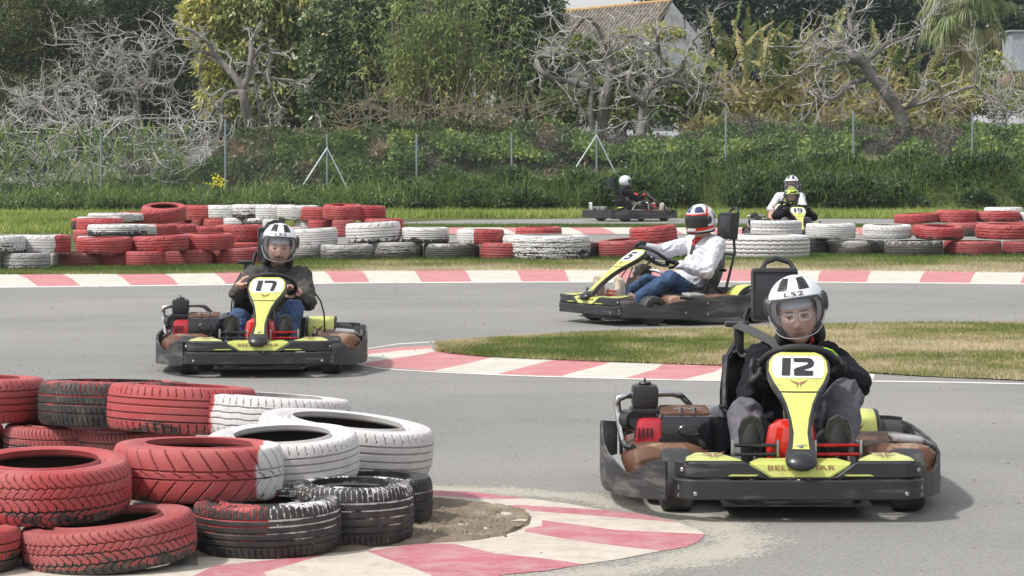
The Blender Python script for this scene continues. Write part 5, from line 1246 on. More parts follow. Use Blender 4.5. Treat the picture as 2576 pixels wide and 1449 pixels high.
d1,_,_=person('driver in white jacket and white open-face helmet, behind the yellow and black one',k1,dict(head=(.04,1.22,.97),pitch=4,neck=(.02,1.27,.86),ch=(.01,1.26,.64),wa=(0,1.22,.40),sl=(-.19,1.22,.77),sr=(.19,1.22,.77),el=(-.30,1.0,.56),er=(.30,1.0,.56),kl=(-.22,.74,.47)),WHJ,mat('bare_leg',(.45,.25,.18),.6),SHB,SOLB,helmet=lambda P,M: open_helmet(P,M,False,False),k=1.15,**far)
person('driver in black jacket and red gloves with plain white helmet, far behind near the fence',k0,dict(head=(0,1.16,.87),yaw=4,pitch=2,neck=(0,1.2,.75)),BLKH,mat('olive_trousers',(.10,.09,.07),.8),SHW2,mat('white_sole',(.6,.58,.55),.6),gloves=GLR,helmet=lambda P,M: open_helmet(P,M,False,False),k=1.05,**far)
# ------------------------------------------------------------ background: terrain under the plants, fence, trees
def nrm(a): return a/np.maximum(1e-6,np.linalg.norm(a,axis=1))[:,None]
def leaves(name,P,L,Wd,A,tint,m,parent=None,fold=.0):
    """P base points, A leaf axes (unit), L lengths, Wd widths: one folded rhombus each"""
    n=len(P); r=nrm(NR.normal(size=(n,3))); S_=nrm(np.cross(A,r)); up=np.cross(S_,A)
    mid=P+A*(L*.45)[:,None]; V=np.stack([P,mid+S_*(Wd*.5)[:,None]+up*(L*fold)[:,None],P+A*L[:,None],mid-S_*(Wd*.5)[:,None]+up*(L*fold)[:,None]],1).reshape(-1,3)
    Q=np.arange(4*n).reshape(-1,4); return np_mesh(name,V,Q,m,np.repeat(tint,4),parent)
def crown_pts(blobs,d,ncl,per,rc,depth=1.,flat=.8,shell=.55):
    """blobs: (px,py,rx,ry) in picture units at distance d"""
    w=np.array([b[2]*b[3] for b in blobs],float); w/=w.sum(); P=[];C=[];Nn=[]
    idx=NR.choice(len(blobs),ncl,p=w)
    for k,i in enumerate(idx):
        px,py,rx,ry=blobs[i][:4]; dd=d+(blobs[i][4] if len(blobs[i])>4 else 0); c=np.array(AT(px,py,dd)); R3=np.array([rx*dd/F,max(rx,ry)*dd/F*depth*.7,ry*dd/F])
        u=NR.normal(size=3); u/=np.linalg.norm(u); u[1]=-abs(u[1]) if NR.random()<.65 else u[1]; q=c+u*R3*(shell+(1-shell)*NR.random()**.5); 
        r=rc*NR.uniform(.6,1.35); v=nrm(NR.normal(size=(per,3))); v[:,2]=np.abs(v[:,2])*flat*np.where(NR.random(per)<.75,1,-1); v=nrm(v)
        P.append(q+v*r*NR.uniform(.55,1.,per)[:,None]*np.array([1,1,.7])); C.append(np.full(per,NR.normal())); Nn.append(v)
    return np.concatenate(P),np.concatenate(Nn),np.concatenate(C)
def foliage(name,blobs,d,ncl,per,rc,L,asp,m,parent=None,droop=.3,base=.5,cv=.12,lv=.12,depth=1.,extra=None,shell=.55):
    P,N_,C=crown_pts(blobs,d,ncl,per,rc,depth,shell=shell); n=len(P); A=nrm(N_*.7+NR.normal(size=(n,3))*.55+np.array([0,0,-droop])); l=L*NR.uniform(.6,1.25,n)
    t=base+C*cv+NR.normal(0,lv,n)
    if extra is not None: t=t+extra(P)
    return leaves(name,P,l,l*asp*NR.uniform(.8,1.2,n),A,np.clip(t,0,1),m,parent,.05)
BARK=mat('grey_bark',(.17,.155,.145),.9,var=.35,vscale=7,bump=.6,bscale=30); BARKD=mat('dark_bark',(.06,.05,.045),.9,var=.3,bump=.5,bscale=20); TWIG=mat('pale_twig',(.40,.385,.365),.85,var=.3,vscale=4); TWIGB=mat('brown_stick',(.20,.165,.12),.9,var=.4,vscale=3)
def px3(pts,d,wob=.25):
    out=[]
    for i,(x,y) in enumerate(pts): out.append(AT(x,y,d+wob*noise.noise(Vector((x*.03,y*.03,d)))*3))
    return out
def smooth_path(P,k=4):
    out=[]
    for i in range(len(P)-1):
        p0=P[max(i-1,0)];p1=P[i];p2=P[i+1];p3=P[min(i+2,len(P)-1)]
        for q in range(k):
            t=q/k; out.append(.5*((2*p1)+(p2-p0)*t+(2*p0-5*p1+4*p2-p3)*t*t+(3*p1-p0-3*p2+p3)*t**3))
    out.append(P[-1]); return out
def limb(mb,P,r0,r1,n=8,kn=.12):
    Q=smooth_path(P,5); m=len(Q); rs=[(r0+(r1-r0)*i/(m-1))*(1+kn*noise.noise(Q[i]*5)) for i in range(m)]
    Q=[q+Vector((noise.noise(q*2.1),noise.noise(q*2.1+Vector((5,0,0))),noise.noise(q*2.1+Vector((0,7,0)))))*.05 for q in Q]; mb.tube(Q,rs,n); return Q,rs
def twig(mb,p,dirv,L,r,depth,n=5,curl=.5,up=.35,fork=3):
    k=max(4,int(L/.13)); pts=[p]; d=dirv.normalized(); ax=Vector((random.uniform(-1,1),random.uniform(-1,1),random.uniform(-1,1))).normalized(); ph=random.uniform(0,6)
    for i in range(k):
        d=(d+ax.cross(d)*curl*math.sin(ph+i*.55)*.45+Vector((0,0,up*.22*(i/k+.1)))+Vector((random.gauss(0,.10),random.gauss(0,.10),random.gauss(0,.10)))).normalized(); pts.append(pts[-1]+d*(L/k))
    mb.tube(pts,[r*(1-.6*i/k) for i in range(k+1)],n if r>.015 else 4,caps=False)
    if depth>0:
        for q in range(fork):
            i=random.randint(max(1,int(k*.3)),k); a=pts[i]; dd=(pts[i]-pts[i-1]).normalized(); s=Vector((random.gauss(0,1),random.gauss(0,.6),random.gauss(0,1))); twig(mb,a,dd*.8+s.normalized()*.9,L*random.uniform(.35,.7),r*.58,depth-1,n,curl,up,fork)
def bare_tree(label,limbs,d,tw=7,tl=.9,depth=2,seed=1,group='bare grey fig trees behind the fence',up=.35,trunk_i=0):
    random.seed(seed); T=empty('fig_tree',AT(limbs[0][0][0][0],limbs[0][0][0][1],d),0,label,'tree',group); inv=Matrix.Translation(-T.location)
    mt=MB(); mb=MB(); ml=MB(); 
    for i,(pts,r0,r1) in enumerate(limbs):
        P=px3(pts,d); 
        if i==0: P[0]=P[0]-Vector((0,0,.8)) 
        Q,rs=limb(mt if i==trunk_i else mb,P,r0,r1)
        nn=max(2,int(tw*sum((Q[j+1]-Q[j]).length for j in range(len(Q)-1))/2.))
        st=.55 if i==trunk_i else .12
        for q in range(nn):
            j=random.randint(int(st*(len(Q)-2)),len(Q)-2); dd=(Q[j+1]-Q[j]).normalized(); s=Vector((random.gauss(0,1),random.gauss(0,.7),random.gauss(0,1)))
            twig(ml,Q[j],dd*.4+s.normalized(),tl*random.uniform(.5,1.3),min(rs[j]*.7,random.uniform(.018,.036)),depth,5,.95,up)
        for q in range(3): twig(ml,Q[-1],(Q[-1]-Q[-2]).normalized()+Vector((random.gauss(0,.5),random.gauss(0,.5),random.gauss(0,.5))),tl*random.uniform(.6,1.2),min(.022,rs[-1]*.7),depth,5,.6,up)
    for mm,nm,ma in ((mt,'trunk',BARK),(mb,'limbs',BARK),(ml,'twigs',TWIG)):
        if mm.v: mm.v=[tuple(Vector(v)-T.location) for v in mm.v]; mm.build(nm,ma,T,smooth=60)
    random.seed(7+seed); return T
# fig trees traced from the photograph
A=[([(632,345),(628,322),(612,245),(612,215)],.17,.12),([(612,225),(585,187),(557,155),(537,130),(512,96),(467,72)],.12,.055),([(612,225),(622,190),(632,150),(630,102)],.11,.08),
([(612,222),(628,165),(652,122),(672,116),(684,145),(672,178),(682,215),(686,250),(672,290),(676,318)],.06,.022),([(618,190),(644,180),(674,194),(706,200),(734,204),(754,208),(769,200),(782,240),(790,275)],.07,.02),([(632,160),(642,190),(648,250),(655,315)],.05,.03),
([(608,228),(570,237),(556,262),(560,300),(545,345),(525,362)],.075,.05),([(557,158),(525,150),(504,168),(508,220),(537,250),(552,285)],.05,.025),([(530,140),(500,130),(475,133),(466,160),(437,205),(420,250)],.06,.02),([(754,208),(735,240),(712,268)],.03,.012),
([(545,262),(530,300),(520,345),(470,360),(440,385),(415,400)],.05,.02),([(525,362),(500,380),(478,410),(458,430),(457,468)],.045,.02)]
bare_tree('largest bare fig tree with thick forked grey trunk, left of centre',A,85.,tw=4,tl=.7,seed=4,up=.15)
B=[([(352,330),(345,270),(343,230),(350,210)],.14,.11),([(348,230),(370,195),(382,150),(388,138)],.11,.07),([(388,138),(350,140),(300,140),(285,152),(240,160)],.055,.02),([(388,138),(410,120),(440,98)],.06,.025),([(345,240),(300,225),(262,232),(240,265),(220,290)],.08,.03),([(350,215),(310,190),(262,180),(238,168),(225,145),(245,120),(270,110),(290,125)],.06,.02),([(385,145),(360,100),(320,80),(290,90),(250,80)],.04,.012),
([(343,250),(390,250),(430,262),(450,290)],.06,.02),([(225,155),(205,130),(200,105),(215,108)],.04,.018),([(388,140),(400,170),(425,200),(440,240)],.05,.02),([(300,225),(290,200),(245,205),(200,215),(140,215),(105,235)],.045,.012)]
bare_tree('densest bare fig tree with silvery tangled crown before the dark conifers',B,87.,tw=8,tl=1.0,depth=2,seed=8,up=.30)
C_=[([(165,330),(150,302),(120,282),(92,262)],.13,.08),([(92,262),(70,275),(42,285)],.05,.015),([(95,265),(85,250),(45,240),(10,225)],.035,.012),([(120,282),(140,250),(145,215),(190,212),(200,225)],.045,.015),([(150,300),(200,290),(240,300),(275,295)],.05,.02),([(105,262),(110,235),(80,205),(60,225)],.03,.01)]
bare_tree('bare fig tree leaning to the left photo edge',C_,84.,tw=9,tl=.95,depth=2,seed=12,up=.4)
D_=[([(1505,390),(1512,340),(1520,250),(1534,190),(1533,140),(1526,105)],.17,.10),([(1518,225),(1463,215),(1408,200),(1370,187),(1350,160),(1354,142),(1388,142)],.10,.06),([(1490,330),(1486,260),(1488,190),(1470,160),(1432,140)],.09,.03),([(1526,108),(1500,62),(1470,48),(1440,78),(1420,105),(1395,110)],.08,.03),([(1526,108),(1545,90),(1580,92),(1618,98)],.06,.03),([(1536,180),(1560,158),(1590,145),(1620,132),(1648,125)],.07,.04),([(1450,215),(1470,190),(1500,165),(1525,150),(1560,120),(1600,98)],.035,.02),([(1455,210),(1430,230),(1415,260),(1400,290)],.03,.012)]
bare_tree('bare fig tree with straight trunk and arching limbs in front of the tiled roof',D_,83.,tw=5.5,tl=.9,seed=21,up=.1)
E_=[([(1607,400),(1610,360),(1615,300),(1620,265)],.15,.12),([(1620,268),(1598,245),(1580,218),(1582,190),(1590,170),(1605,150)],.08,.05),([(1620,262),(1633,232),(1646,208),(1668,188),(1668,160),(1660,135),(1652,92)],.11,.055),([(1668,188),(1690,185),(1715,172),(1718,150),(1730,128),(1752,118),(1742,100),(1764,85)],.09,.02),([(1640,222),(1690,205),(1740,220),(1770,232)],.04,.02),([(1728,265),(1755,230),(1800,208),(1835,185)],.035,.012),([(1755,235),(1790,245),(1828,260),(1836,240)],.025,.01),([(1660,135),(1620,120),(1590,150)],.05,.03),([(1652,100),(1665,80),(1690,68),(1720,72)],.03,.012)]
bare_tree('bare fig tree with short trunk forking low beside the straight one',E_,82.,tw=6,tl=.85,seed=33,up=.15)
F_=[([(2285,340),(2268,297),(2232,235),(2197,195),(2172,160)],.20,.15),([(2172,160),(2150,145),(2132,125),(2135,105),(2144,90),(2140,55),(2147,28)],.14,.05),([(2172,160),(2190,145),(2207,130),(2237,105),(2282,90),(2320,62)],.10,.03),([(2135,130),(2112,110),(2095,75),(2057,75),(2040,90),(2020,112)],.07,.03),([(2125,120),(2100,122),(2072,132),(2062,160),(2020,170),(1990,190)],.07,.02),([(2178,198),(2137,212),(2115,235),(2092,250),(2067,242),(2045,257),(2030,290),(1998,312)],.08,.035),([(2275,275),(2300,265),(2332,255),(2382,240),(2420,222),(2452,210),(2455,150),(2440,130)],.07,.015),([(2280,270),(2300,245),(2325,220),(2350,205),(2370,235)],.05,.03),([(2150,145),(2125,160),(2090,165),(2065,180),(2075,215),(2050,240)],.04,.02),([(2140,60),(2125,75),(2110,95)],.03,.02),([(2452,212),(2480,240),(2520,280),(2576,282)],.03,.015)]
bare_tree('thick leaning bare fig tree on the right before banana plants',F_,82.,tw=6,tl=.95,seed=44,up=.3)
H_=[([(2540,345),(2528,300),(2520,260)],.07,.05),([(2520,262),(2490,240),(2460,250)],.04,.015),([(2520,262),(2545,230),(2580,210)],.04,.015)]
bare_tree('small bare tree at the right photo edge',H_,86.,tw=12,tl=.9,seed=51,up=.3)
# tangled dry twigs low on the left
random.seed(5); mb=MB()
for i in range(230):
    x=random.uniform(-10,560)**1.0; y=random.uniform(300,500); p=AT(x,y,random.uniform(78.2,84)); twig(mb,p,Vector((random.gauss(0,1),random.gauss(0,.4),random.gauss(.2,.6))),random.uniform(.6,1.3),random.uniform(.012,.026),1,4,1.0,.3)
tag(mb.build('twig_tangle',TWIG,smooth=60),'tangle of pale dead twigs low behind the left half of the fence',kind='stuff')

# foliage materials
_lm=leaf_mat
def leaf_mat(n,st,*a,k=2.05): return _lm(n,[(p,tuple(min(.75,x*k) for x in c)) for p,c in st],*a)
M_OLIVE=leaf_mat('conifer_needles',[(0,(.012,.02,.012)),(.45,(.032,.045,.018)),(.75,(.075,.08,.028)),(1,(.12,.115,.04))],.7,.12,k=2.3)
M_YEL=leaf_mat('yellow_green_leaf',[(0,(.045,.065,.025)),(.35,(.10,.125,.045)),(.65,(.20,.215,.08)),(.85,(.32,.28,.07)),(1,(.42,.34,.08))],.38,.25,.5)
M_DKL=leaf_mat('dark_glossy_leaf',[(0,(.018,.03,.018)),(.5,(.055,.08,.036)),(.8,(.12,.14,.065)),(1,(.24,.21,.09))],.38,.2,.5)
M_DD=leaf_mat('deep_green_leaf',[(0,(.012,.02,.018)),(.6,(.03,.045,.03)),(1,(.07,.085,.05))],.6,.15)
M_IVY=leaf_mat('ivy_leaf',[(0,(.014,.03,.012)),(.5,(.034,.058,.026)),(.8,(.07,.10,.042)),(1,(.15,.16,.07))],.42,.2,.45)
M_WEED=leaf_mat('weed_leaf',[(0,(.03,.05,.02)),(.5,(.075,.115,.035)),(.85,(.14,.18,.055)),(1,(.36,.34,.04))],.55,.25)
M_BRAM=leaf_mat('bramble_leaf',[(0,(.03,.028,.024)),(.35,(.07,.062,.05)),(.55,(.10,.085,.07)),(.75,(.07,.09,.04)),(1,(.12,.14,.06))],.6,.15)
M_MIX=leaf_mat('mixed_hedge_leaf',[(0,(.018,.03,.015)),(.45,(.05,.068,.03)),(.75,(.10,.10,.06)),(1,(.19,.12,.085))],.55,.2,k=2.4)
M_BAM=leaf_mat('reed_leaf',[(0,(.05,.08,.025)),(.4,(.12,.165,.05)),(.75,(.22,.25,.09)),(1,(.34,.29,.15))],.5,.3)
M_BAN=leaf_mat('banana_leaf',[(0,(.03,.055,.018)),(.3,(.09,.12,.035)),(.55,(.20,.20,.065)),(.75,(.30,.25,.12)),(1,(.24,.17,.11))],.5,.3,k=1.35)
M_PALM=leaf_mat('palm_leaf',[(0,(.03,.045,.02)),(.45,(.085,.11,.045)),(.75,(.19,.20,.09)),(1,(.27,.21,.12))],.5,.2)
def tree(name,label,blobs,d,trunks,fol,group='leafy trees beyond the fence',cat='tree',bark=None):
    T=empty(name,AT(trunks[0][0][0][0],trunks[0][0][0][1],d),0,label,cat,group); L=T.location
    if trunks:
        mb=MB()
        for pts,r0,r1 in trunks: limb(mb,px3(pts,d,.1),r0,r1)
        mb.v=[tuple(Vector(v)-L) for v in mb.v]; mb.build('trunk',bark or BARKD,T,smooth=60)
    o=foliage('crown',blobs,d,parent=None,**fol); o.parent=T; o.location=-L; return T
tree('conifer','huge dark green conifer filling the top left corner',[(60,60,150,120),(240,20,170,110),(120,220,150,70),(40,80,200,150,6),(200,60,220,120,6),(60,200,160,90,6),(330,110,130,120),(20,300,90,60),(430,40,90,90),(60,140,110,60),(400,230,120,110,3),(230,270,150,90,3)],101,[([(300,420),(300,300),(290,100),(280,-60)],.35,.2),([(300,150),(150,90),(60,80)],.12,.05),([(300,180),(400,100),(440,40)],.1,.04)],
  dict(ncl=3300,per=46,rc=.42,L=.17,asp=.26,m=M_OLIVE,droop=.0,base=.40,cv=.14,extra=lambda P:-.035*(P[:,0]+14.)-.10*np.clip((P[:,2]-2.5)/2,-1,1)*0))
tree('evergreen_tree','broad yellow-green evergreen with drooping leaf rosettes above the forked fig trunk',[(560,30,105,75),(700,20,130,90),(640,130,110,80),(760,120,100,90),(560,150,60,70),(700,230,110,60),(560,240,55,60),(620,260,70,50),(820,40,80,80),(500,60,40,50)],93,[([(745,345),(740,290),(735,230),(720,120),(700,0)],.18,.10),([(780,340),(772,280),(790,220)],.12,.07),([(712,340),(715,290),(700,240)],.10,.06)],
  dict(ncl=1900,per=16,rc=.26,L=.30,asp=.30,m=M_YEL,droop=.7,base=.42,cv=.10,lv=.14,extra=lambda P:.30*np.clip((-9.0-P[:,0])/1.4,0,1)))
tree('broadleaf_tree','grey-green broadleaf tree between the evergreen and the reed clump',[(880,60,110,80),(860,160,100,80),(900,240,90,70),(820,230,60,60),(970,120,70,90),(960,20,90,60),(840,290,70,40),(940,290,60,40)],91,[([(930,350),(920,280),(905,200),(890,80)],.15,.08)],
  dict(ncl=1800,per=20,rc=.25,L=.20,asp=.42,m=M_DKL,droop=.4,base=.55,cv=.12,lv=.14))
tree('shade_tree','dark leafed tree with twin trunks right of the reed clump',[(1300,20,110,80),(1350,110,85,80),(1230,40,90,60),(1370,200,60,70),(1290,190,70,60),(1180,10,90,60),(1330,260,70,40),(1220,140,60,50),(1380,40,40,60)],94,[([(1212,345),(1210,280),(1205,200),(1225,100)],.17,.10),([(1240,345),(1250,270),(1280,190),(1300,90)],.12,.07),([(1240,300),(1290,270),(1345,262)],.09,.04)],
  dict(ncl=1300,per=22,rc=.27,L=.22,asp=.38,m=M_DKL,droop=.45,base=.42,cv=.14,lv=.13))
tree('dark_tree','deep green tree mass behind the banana plants and the white gable',[(1780,30,130,90),(1950,60,150,120),(2120,40,160,120),(2280,90,110,110),(1720,-20,90,50),(1880,160,140,80),(2080,180,150,80),(2330,10,100,70),(1640,-30,60,30),(2480,60,120,120),(2350,230,140,70),(2500,200,90,70)],119,[([(1990,380),(1990,260),(2000,100)],.35,.2)],
  dict(ncl=2600,per=26,rc=.5,L=.30,asp=.42,m=M_DD,droop=.2,base=.45,cv=.16,lv=.13,depth=.6))
tree('back_tree','dark tree standing behind evergreen and reeds',[(560,60,140,110),(760,120,150,120),(960,90,160,130),(1140,60,140,100),(660,250,140,90),(860,280,140,70),(1060,230,120,70),(440,200,110,110),(250,340,190,60),(480,330,110,60),(50,380,140,60)],112,[([(800,380),(800,240),(810,100)],.3,.15)],
  dict(ncl=2300,per=24,rc=.5,L=.30,asp=.42,m=M_DD,droop=.2,base=.4,cv=.15,lv=.13,depth=.5))
tree('leafy_shrub','bright green shrub growing between the two central fig trunks',[(1590,175,70,50),(1560,235,65,60),(1650,220,55,60),(1500,240,50,60),(1600,290,90,35),(1460,130,40,40),(1460,270,60,50),(1700,265,50,50),(1720,210,40,40),(1400,280,50,50),(1770,290,40,40)],88,[([(1575,370),(1572,300),(1580,220)],.06,.03)],
  dict(ncl=900,per=16,rc=.24,L=.22,asp=.42,m=M_YEL,droop=.2,base=.30,cv=.12,lv=.13),cat='shrub',group='shrubs beyond the fence')
tree('leafy_shrub','fresh yellow-green leaf tufts sprouting above the short fig trunk',[(1655,82,38,14),(1690,90,22,10),(1570,88,26,10)],88.5,[([(1655,120),(1656,98),(1657,85)],.04,.03)],
  dict(ncl=60,per=14,rc=.16,L=.24,asp=.38,m=M_YEL,droop=-.1,base=.68,cv=.1,lv=.1),cat='shrub',group='shrubs beyond the fence')
tree('leafy_shrub','feathery yellow-green shrub under the palm at the right edge',[(2500,170,40,35),(2440,250,60,40),(2520,260,60,45),(2570,230,30,40),(2380,290,50,30)],90,[([(2500,350),(2502,270),(2500,190)],.05,.03)],
  dict(ncl=330,per=20,rc=.22,L=.16,asp=.28,m=M_YEL,droop=.1,base=.55,cv=.14,lv=.12),cat='shrub',group='shrubs beyond the fence')

# reed clump: stems and blades
RC=empty('reed_clump',AT(1110,345,86),0,'tall giant reed clump with brown canes and arching light green leaves','reeds'); L0=RC.location; random.seed(3); mb=MB(); LP=[];LA=[];LL=[];LT=[]
for i in range(230):
    bx=random.gauss(1120,70); tx=bx+random.gauss(0,35)+(bx-1110)*.35; ty_=random.uniform(-70,230) if i%4 else random.uniform(120,280); dd=86+random.uniform(-1.2,1.2); n=9; pts=[]
    for k in range(n): t=k/(n-1); pts.append(AT(bx+(tx-bx)*t**1.3+3*math.sin(t*7+i),340+(ty_-340)*t,dd))
    mb.tube(pts,[.017-.011*k/n for k in range(n)],5,caps=False)
    for k in range(3,n):
        if random.random()<.30: continue
        c=pts[k]
        for q in range(random.randint(5,11) if ty_<140 else 4):
            a=random.uniform(0,2*PI); LP.append(c+Vector((0,0,random.uniform(-.25,.25)))); LA.append((math.cos(a)*.8,math.sin(a)*.8,random.uniform(.1,1.0))); LL.append(random.uniform(.30,.62)); LT.append(.40+random.gauss(0,.16)+(.3 if k<5 else 0))
mb.v=[tuple(Vector(v)-L0) for v in mb.v]; mb.build('canes',TWIGB,RC,smooth=60)
def arched(name,P,A,L,Wd,T,m,parent,seg=4,sag=1.0):
    P=np.array([tuple(p) for p in P]); A=nrm(np.array(A)); L=np.array(L); n=len(P); S_=nrm(np.cross(A,np.array([0,0,1.])+NR.normal(0,.15,(n,3)))); V=[]
    pos=P.copy(); d=A.copy()
    for k in range(seg+1):
        w=Wd*np.sin(PI*(.18+.80*k/seg)) if not np.isscalar(Wd) else Wd*math.sin(PI*(.18+.80*k/seg)); w=np.broadcast_to(w,(n,))
        V.append(pos-S_*w[:,None]*.5); V.append(pos+S_*w[:,None]*.5); pos=pos+d*(L/seg)[:,None]; d=nrm(d+np.array([0,0,-.42*sag]))
    V=np.stack(V,1).reshape(-1,3); b=np.arange(n)[:,None]*(2*seg+2); Q=np.concatenate([np.stack([b+2*k,b+2*k+1,b+2*k+3,b+2*k+2],2) for k in range(seg)],1).reshape(-1,4)
    o=np_mesh(name,V,Q,m,np.repeat(np.clip(T,0,1),2*seg+2),None); o.parent=parent
    if parent is not None: o.location=-parent.location
    return o
arched('blades',LP,LA,LL,.042,LT,M_BAM,RC)
# dry canes leaning over at its foot
mb=MB()
for i in range(200):
    x=random.uniform(840,1350); y=random.uniform(270,345); a=random.choice((random.uniform(-1.2,-.3),random.uniform(.3,1.2),random.uniform(-.2,.2))); p=AT(x,y,random.uniform(79.5,84)); dv=Vector((math.sin(a),random.uniform(-.2,.2),math.cos(a)*random.uniform(.2,1))); 
    k=5; ln=random.uniform(.7,2.1); mb.tube([p+dv*ln*q/k+Vector((0,0,-.10*(q/k)**2*ln)) for q in range(k+1)],[.011-.0015*q for q in range(k+1)],4,caps=False)
tag(mb.build('dry_canes',TWIGB,smooth=60),'thicket of dry brown canes leaning at the foot of the reed clump',kind='stuff')

# banana plants
def banana(px,py,d,h,seed,label):
    random.seed(seed); B_=empty('banana_plant',AT(px,py,d),0,label,'banana plant','banana plants right of the gable'); top=Vector((0,0,h*.42)); mb=MB(); mb.tube([(0,0,-.6),(0,0,h*.2),tuple(top)],[.14,.12,.08],10)
    mb.build('stem',mat('banana_stem',(.10,.085,.05),.85,var=.6,vscale=5),B_,smooth=60); V=[];Q=[];T=[]
    nl=random.randint(12,17)
    for i in range(nl):
        dead=i>=nl-8; az=random.uniform(0,2*PI) if i else random.uniform(-.4,.4); el=R(random.uniform(62,88)) if i<4 else (R(random.uniform(35,60)) if not dead else R(random.uniform(-10,25))); LL_=h*random.uniform(.50,.68)*(.8 if dead else 1)
        d0=Vector((math.cos(az)*math.cos(el),math.sin(az)*math.cos(el),math.sin(el))); sd=Vector((-math.sin(az),math.cos(az),0)); pos=top.copy(); k=22; base=random.choice((random.uniform(.1,.4),random.uniform(.35,.75))) if not dead else random.uniform(.72,1.); W0=random.uniform(.16,.30)*(.8 if dead else 1); sag=.02+.05*random.random()+(.14 if dead else 0)
        sd=(sd+Vector((0,0,random.uniform(-.5,.5)))).normalized()
        for q in range(k):
            t=q/(k-1); n=d0.cross(sd).normalized(); w=W0*math.sin(PI*min(1,.06+t*.92))**.6; nd=(d0+Vector((0,0,-sag))).normalized(); step=LL_/k; a0=pos; a1=pos+nd*step*.86
            for s in (-1,1):
                if random.random()<.10 and q>3: continue
                wr=w*random.uniform(.55,1.1); dr=Vector((0,0,-1))*wr*random.uniform(.25,.9)*(2.2 if dead else 1)+nd*wr*.2; b=len(V); V+= [a0,a1,a1+sd*s*wr*(.5 if dead else 1)+dr,a0+sd*s*wr*.96*(.5 if dead else 1)+dr*.9]; Q.append((b,b+1,b+2,b+3)); tt=base+random.gauss(0,.07)+(.2 if random.random()<.15 else 0); T+=[tt]*4
            pos=pos+nd*step; d0=nd
    np_mesh('leaves',np.array([tuple(v) for v in V]),np.array(Q),M_BAN,np.clip(np.array(T),0,1),B_)
for i,(x,y,d,h,w) in enumerate([(1790,335,92,3.7,'leftmost banana plant, one leaf bare as a flag before the gable'),(1835,330,90,4.6,'banana plant with the tallest upright leaf'),(1880,335,93,4.2,'banana plant with crossed brown leaf tips left of centre'),(1920,330,91,3.5,'ragged banana plant with hanging brown leaves'),(1965,335,92.5,4.0,'banana plant with one leaf standing alone against the dark tree'),(2010,330,90.5,3.7,'banana plant left of the leaning fig tree'),(2060,335,91.5,3.9,'yellowing banana plant behind the left fig limbs'),(2105,330,93.5,4.1,'banana plant with a bright yellow upright leaf'),(2150,335,91,3.2,'low banana plant under the fig fork'),(2205,330,93,3.9,'banana plant behind the leaning fig trunk'),(2250,335,92,3.6,'banana plant between fig and palm'),(2300,330,91,3.0,'small withered banana plant below the palm'),(2350,338,92,2.8,'withered banana plant at the foot of the palm'),(1860,338,94.5,3.6,'banana plant in the back row left of centre'),(1940,338,95,3.7,'banana plant in the back row near the tallest leaf'),(2035,338,95,3.5,'banana plant in the back row behind the ragged ones'),(2130,338,95,3.6,'banana plant in the back row between two yellow ones'),(2230,338,94.5,3.3,'banana plant in the back row behind the thick fig'),(2400,338,93,2.7,'brown banana plant right of the palm trunk'),(1820,340,89.5,2.5,'short banana plant in front of the gable foot'),(2090,340,89,2.3,'short banana plant in the front row under the left fig limbs'),(2180,340,89,2.2,'short banana plant in the front row beside the fig trunk'),(1985,340,89,2.4,'short banana plant in the front row, left of the fence post'),(1755,338,93.5,2.9,'low banana plant at the foot of the gable')]): banana(x,y,d,h,100+i,w)
# fan palm
PT=empty('fan_palm',AT(2420,340,95),0,'fan palm with drooping thread-like leaf tips in the top right corner','palm'); LP0=PT.location; cc_=AT(2425,10,95)-LP0; mb=MB(); mb.tube([(0,0,-1),tuple(cc_*.5+Vector((.1,0,0))),tuple(cc_)],[.30,.24,.2],12); mb.build('trunk',BARKD,PT,smooth=60); random.seed(9); mb=MB(); LP=[];LA=[];LL=[];LT=[]
for i in range(58):
    az=random.uniform(0,2*PI); el=R(random.uniform(-55,55)); dv=Vector((math.cos(az)*math.cos(el),math.sin(az)*math.cos(el),math.sin(el))); ln=random.uniform(.9,1.45); hub=cc_+dv*ln+Vector((0,0,-.10*ln)); mb.tube([cc_,cc_+dv*ln*.55+Vector((0,0,.05)),hub],[.022,.016,.01],5); dead=el<R(-35)
    n=dv; s=dv.cross(Vector((0,0,1))).normalized(); u=s.cross(dv).normalized()
    for q in range(34):
        a=R(-115+230*q/33); v=dv*math.cos(a)+s*math.sin(a)+u*random.uniform(-.12,.12); LP.append(hub); LA.append(tuple(v)); LL.append(random.uniform(.75,1.15)*(1-.2*abs(a)/2)); LT.append((.48 if not dead else .85)+random.gauss(0,.15))
mb.build('leaf_stalks',mat('palm_stalk',(.20,.19,.09),.6),PT,smooth=60)
o=arched('fronds',LP,LA,LL,.035,LT,M_PALM,None,6,1.15); o.parent=PT
LP=[];LA=[];LL=[];LT=[]
for i in range(1500):
    a=random.uniform(0,2*PI); z=random.uniform(-2.6,-.6); LP.append(cc_+Vector((math.cos(a)*.32,math.sin(a)*.32,z))); LA.append((math.cos(a)*.5,math.sin(a)*.5,-.8)); LL.append(random.uniform(.5,.9)); LT.append(random.uniform(.7,1))
o=arched('dead_skirt',LP,LA,LL,.03,LT,M_PALM,None,4,.8); o.parent=PT

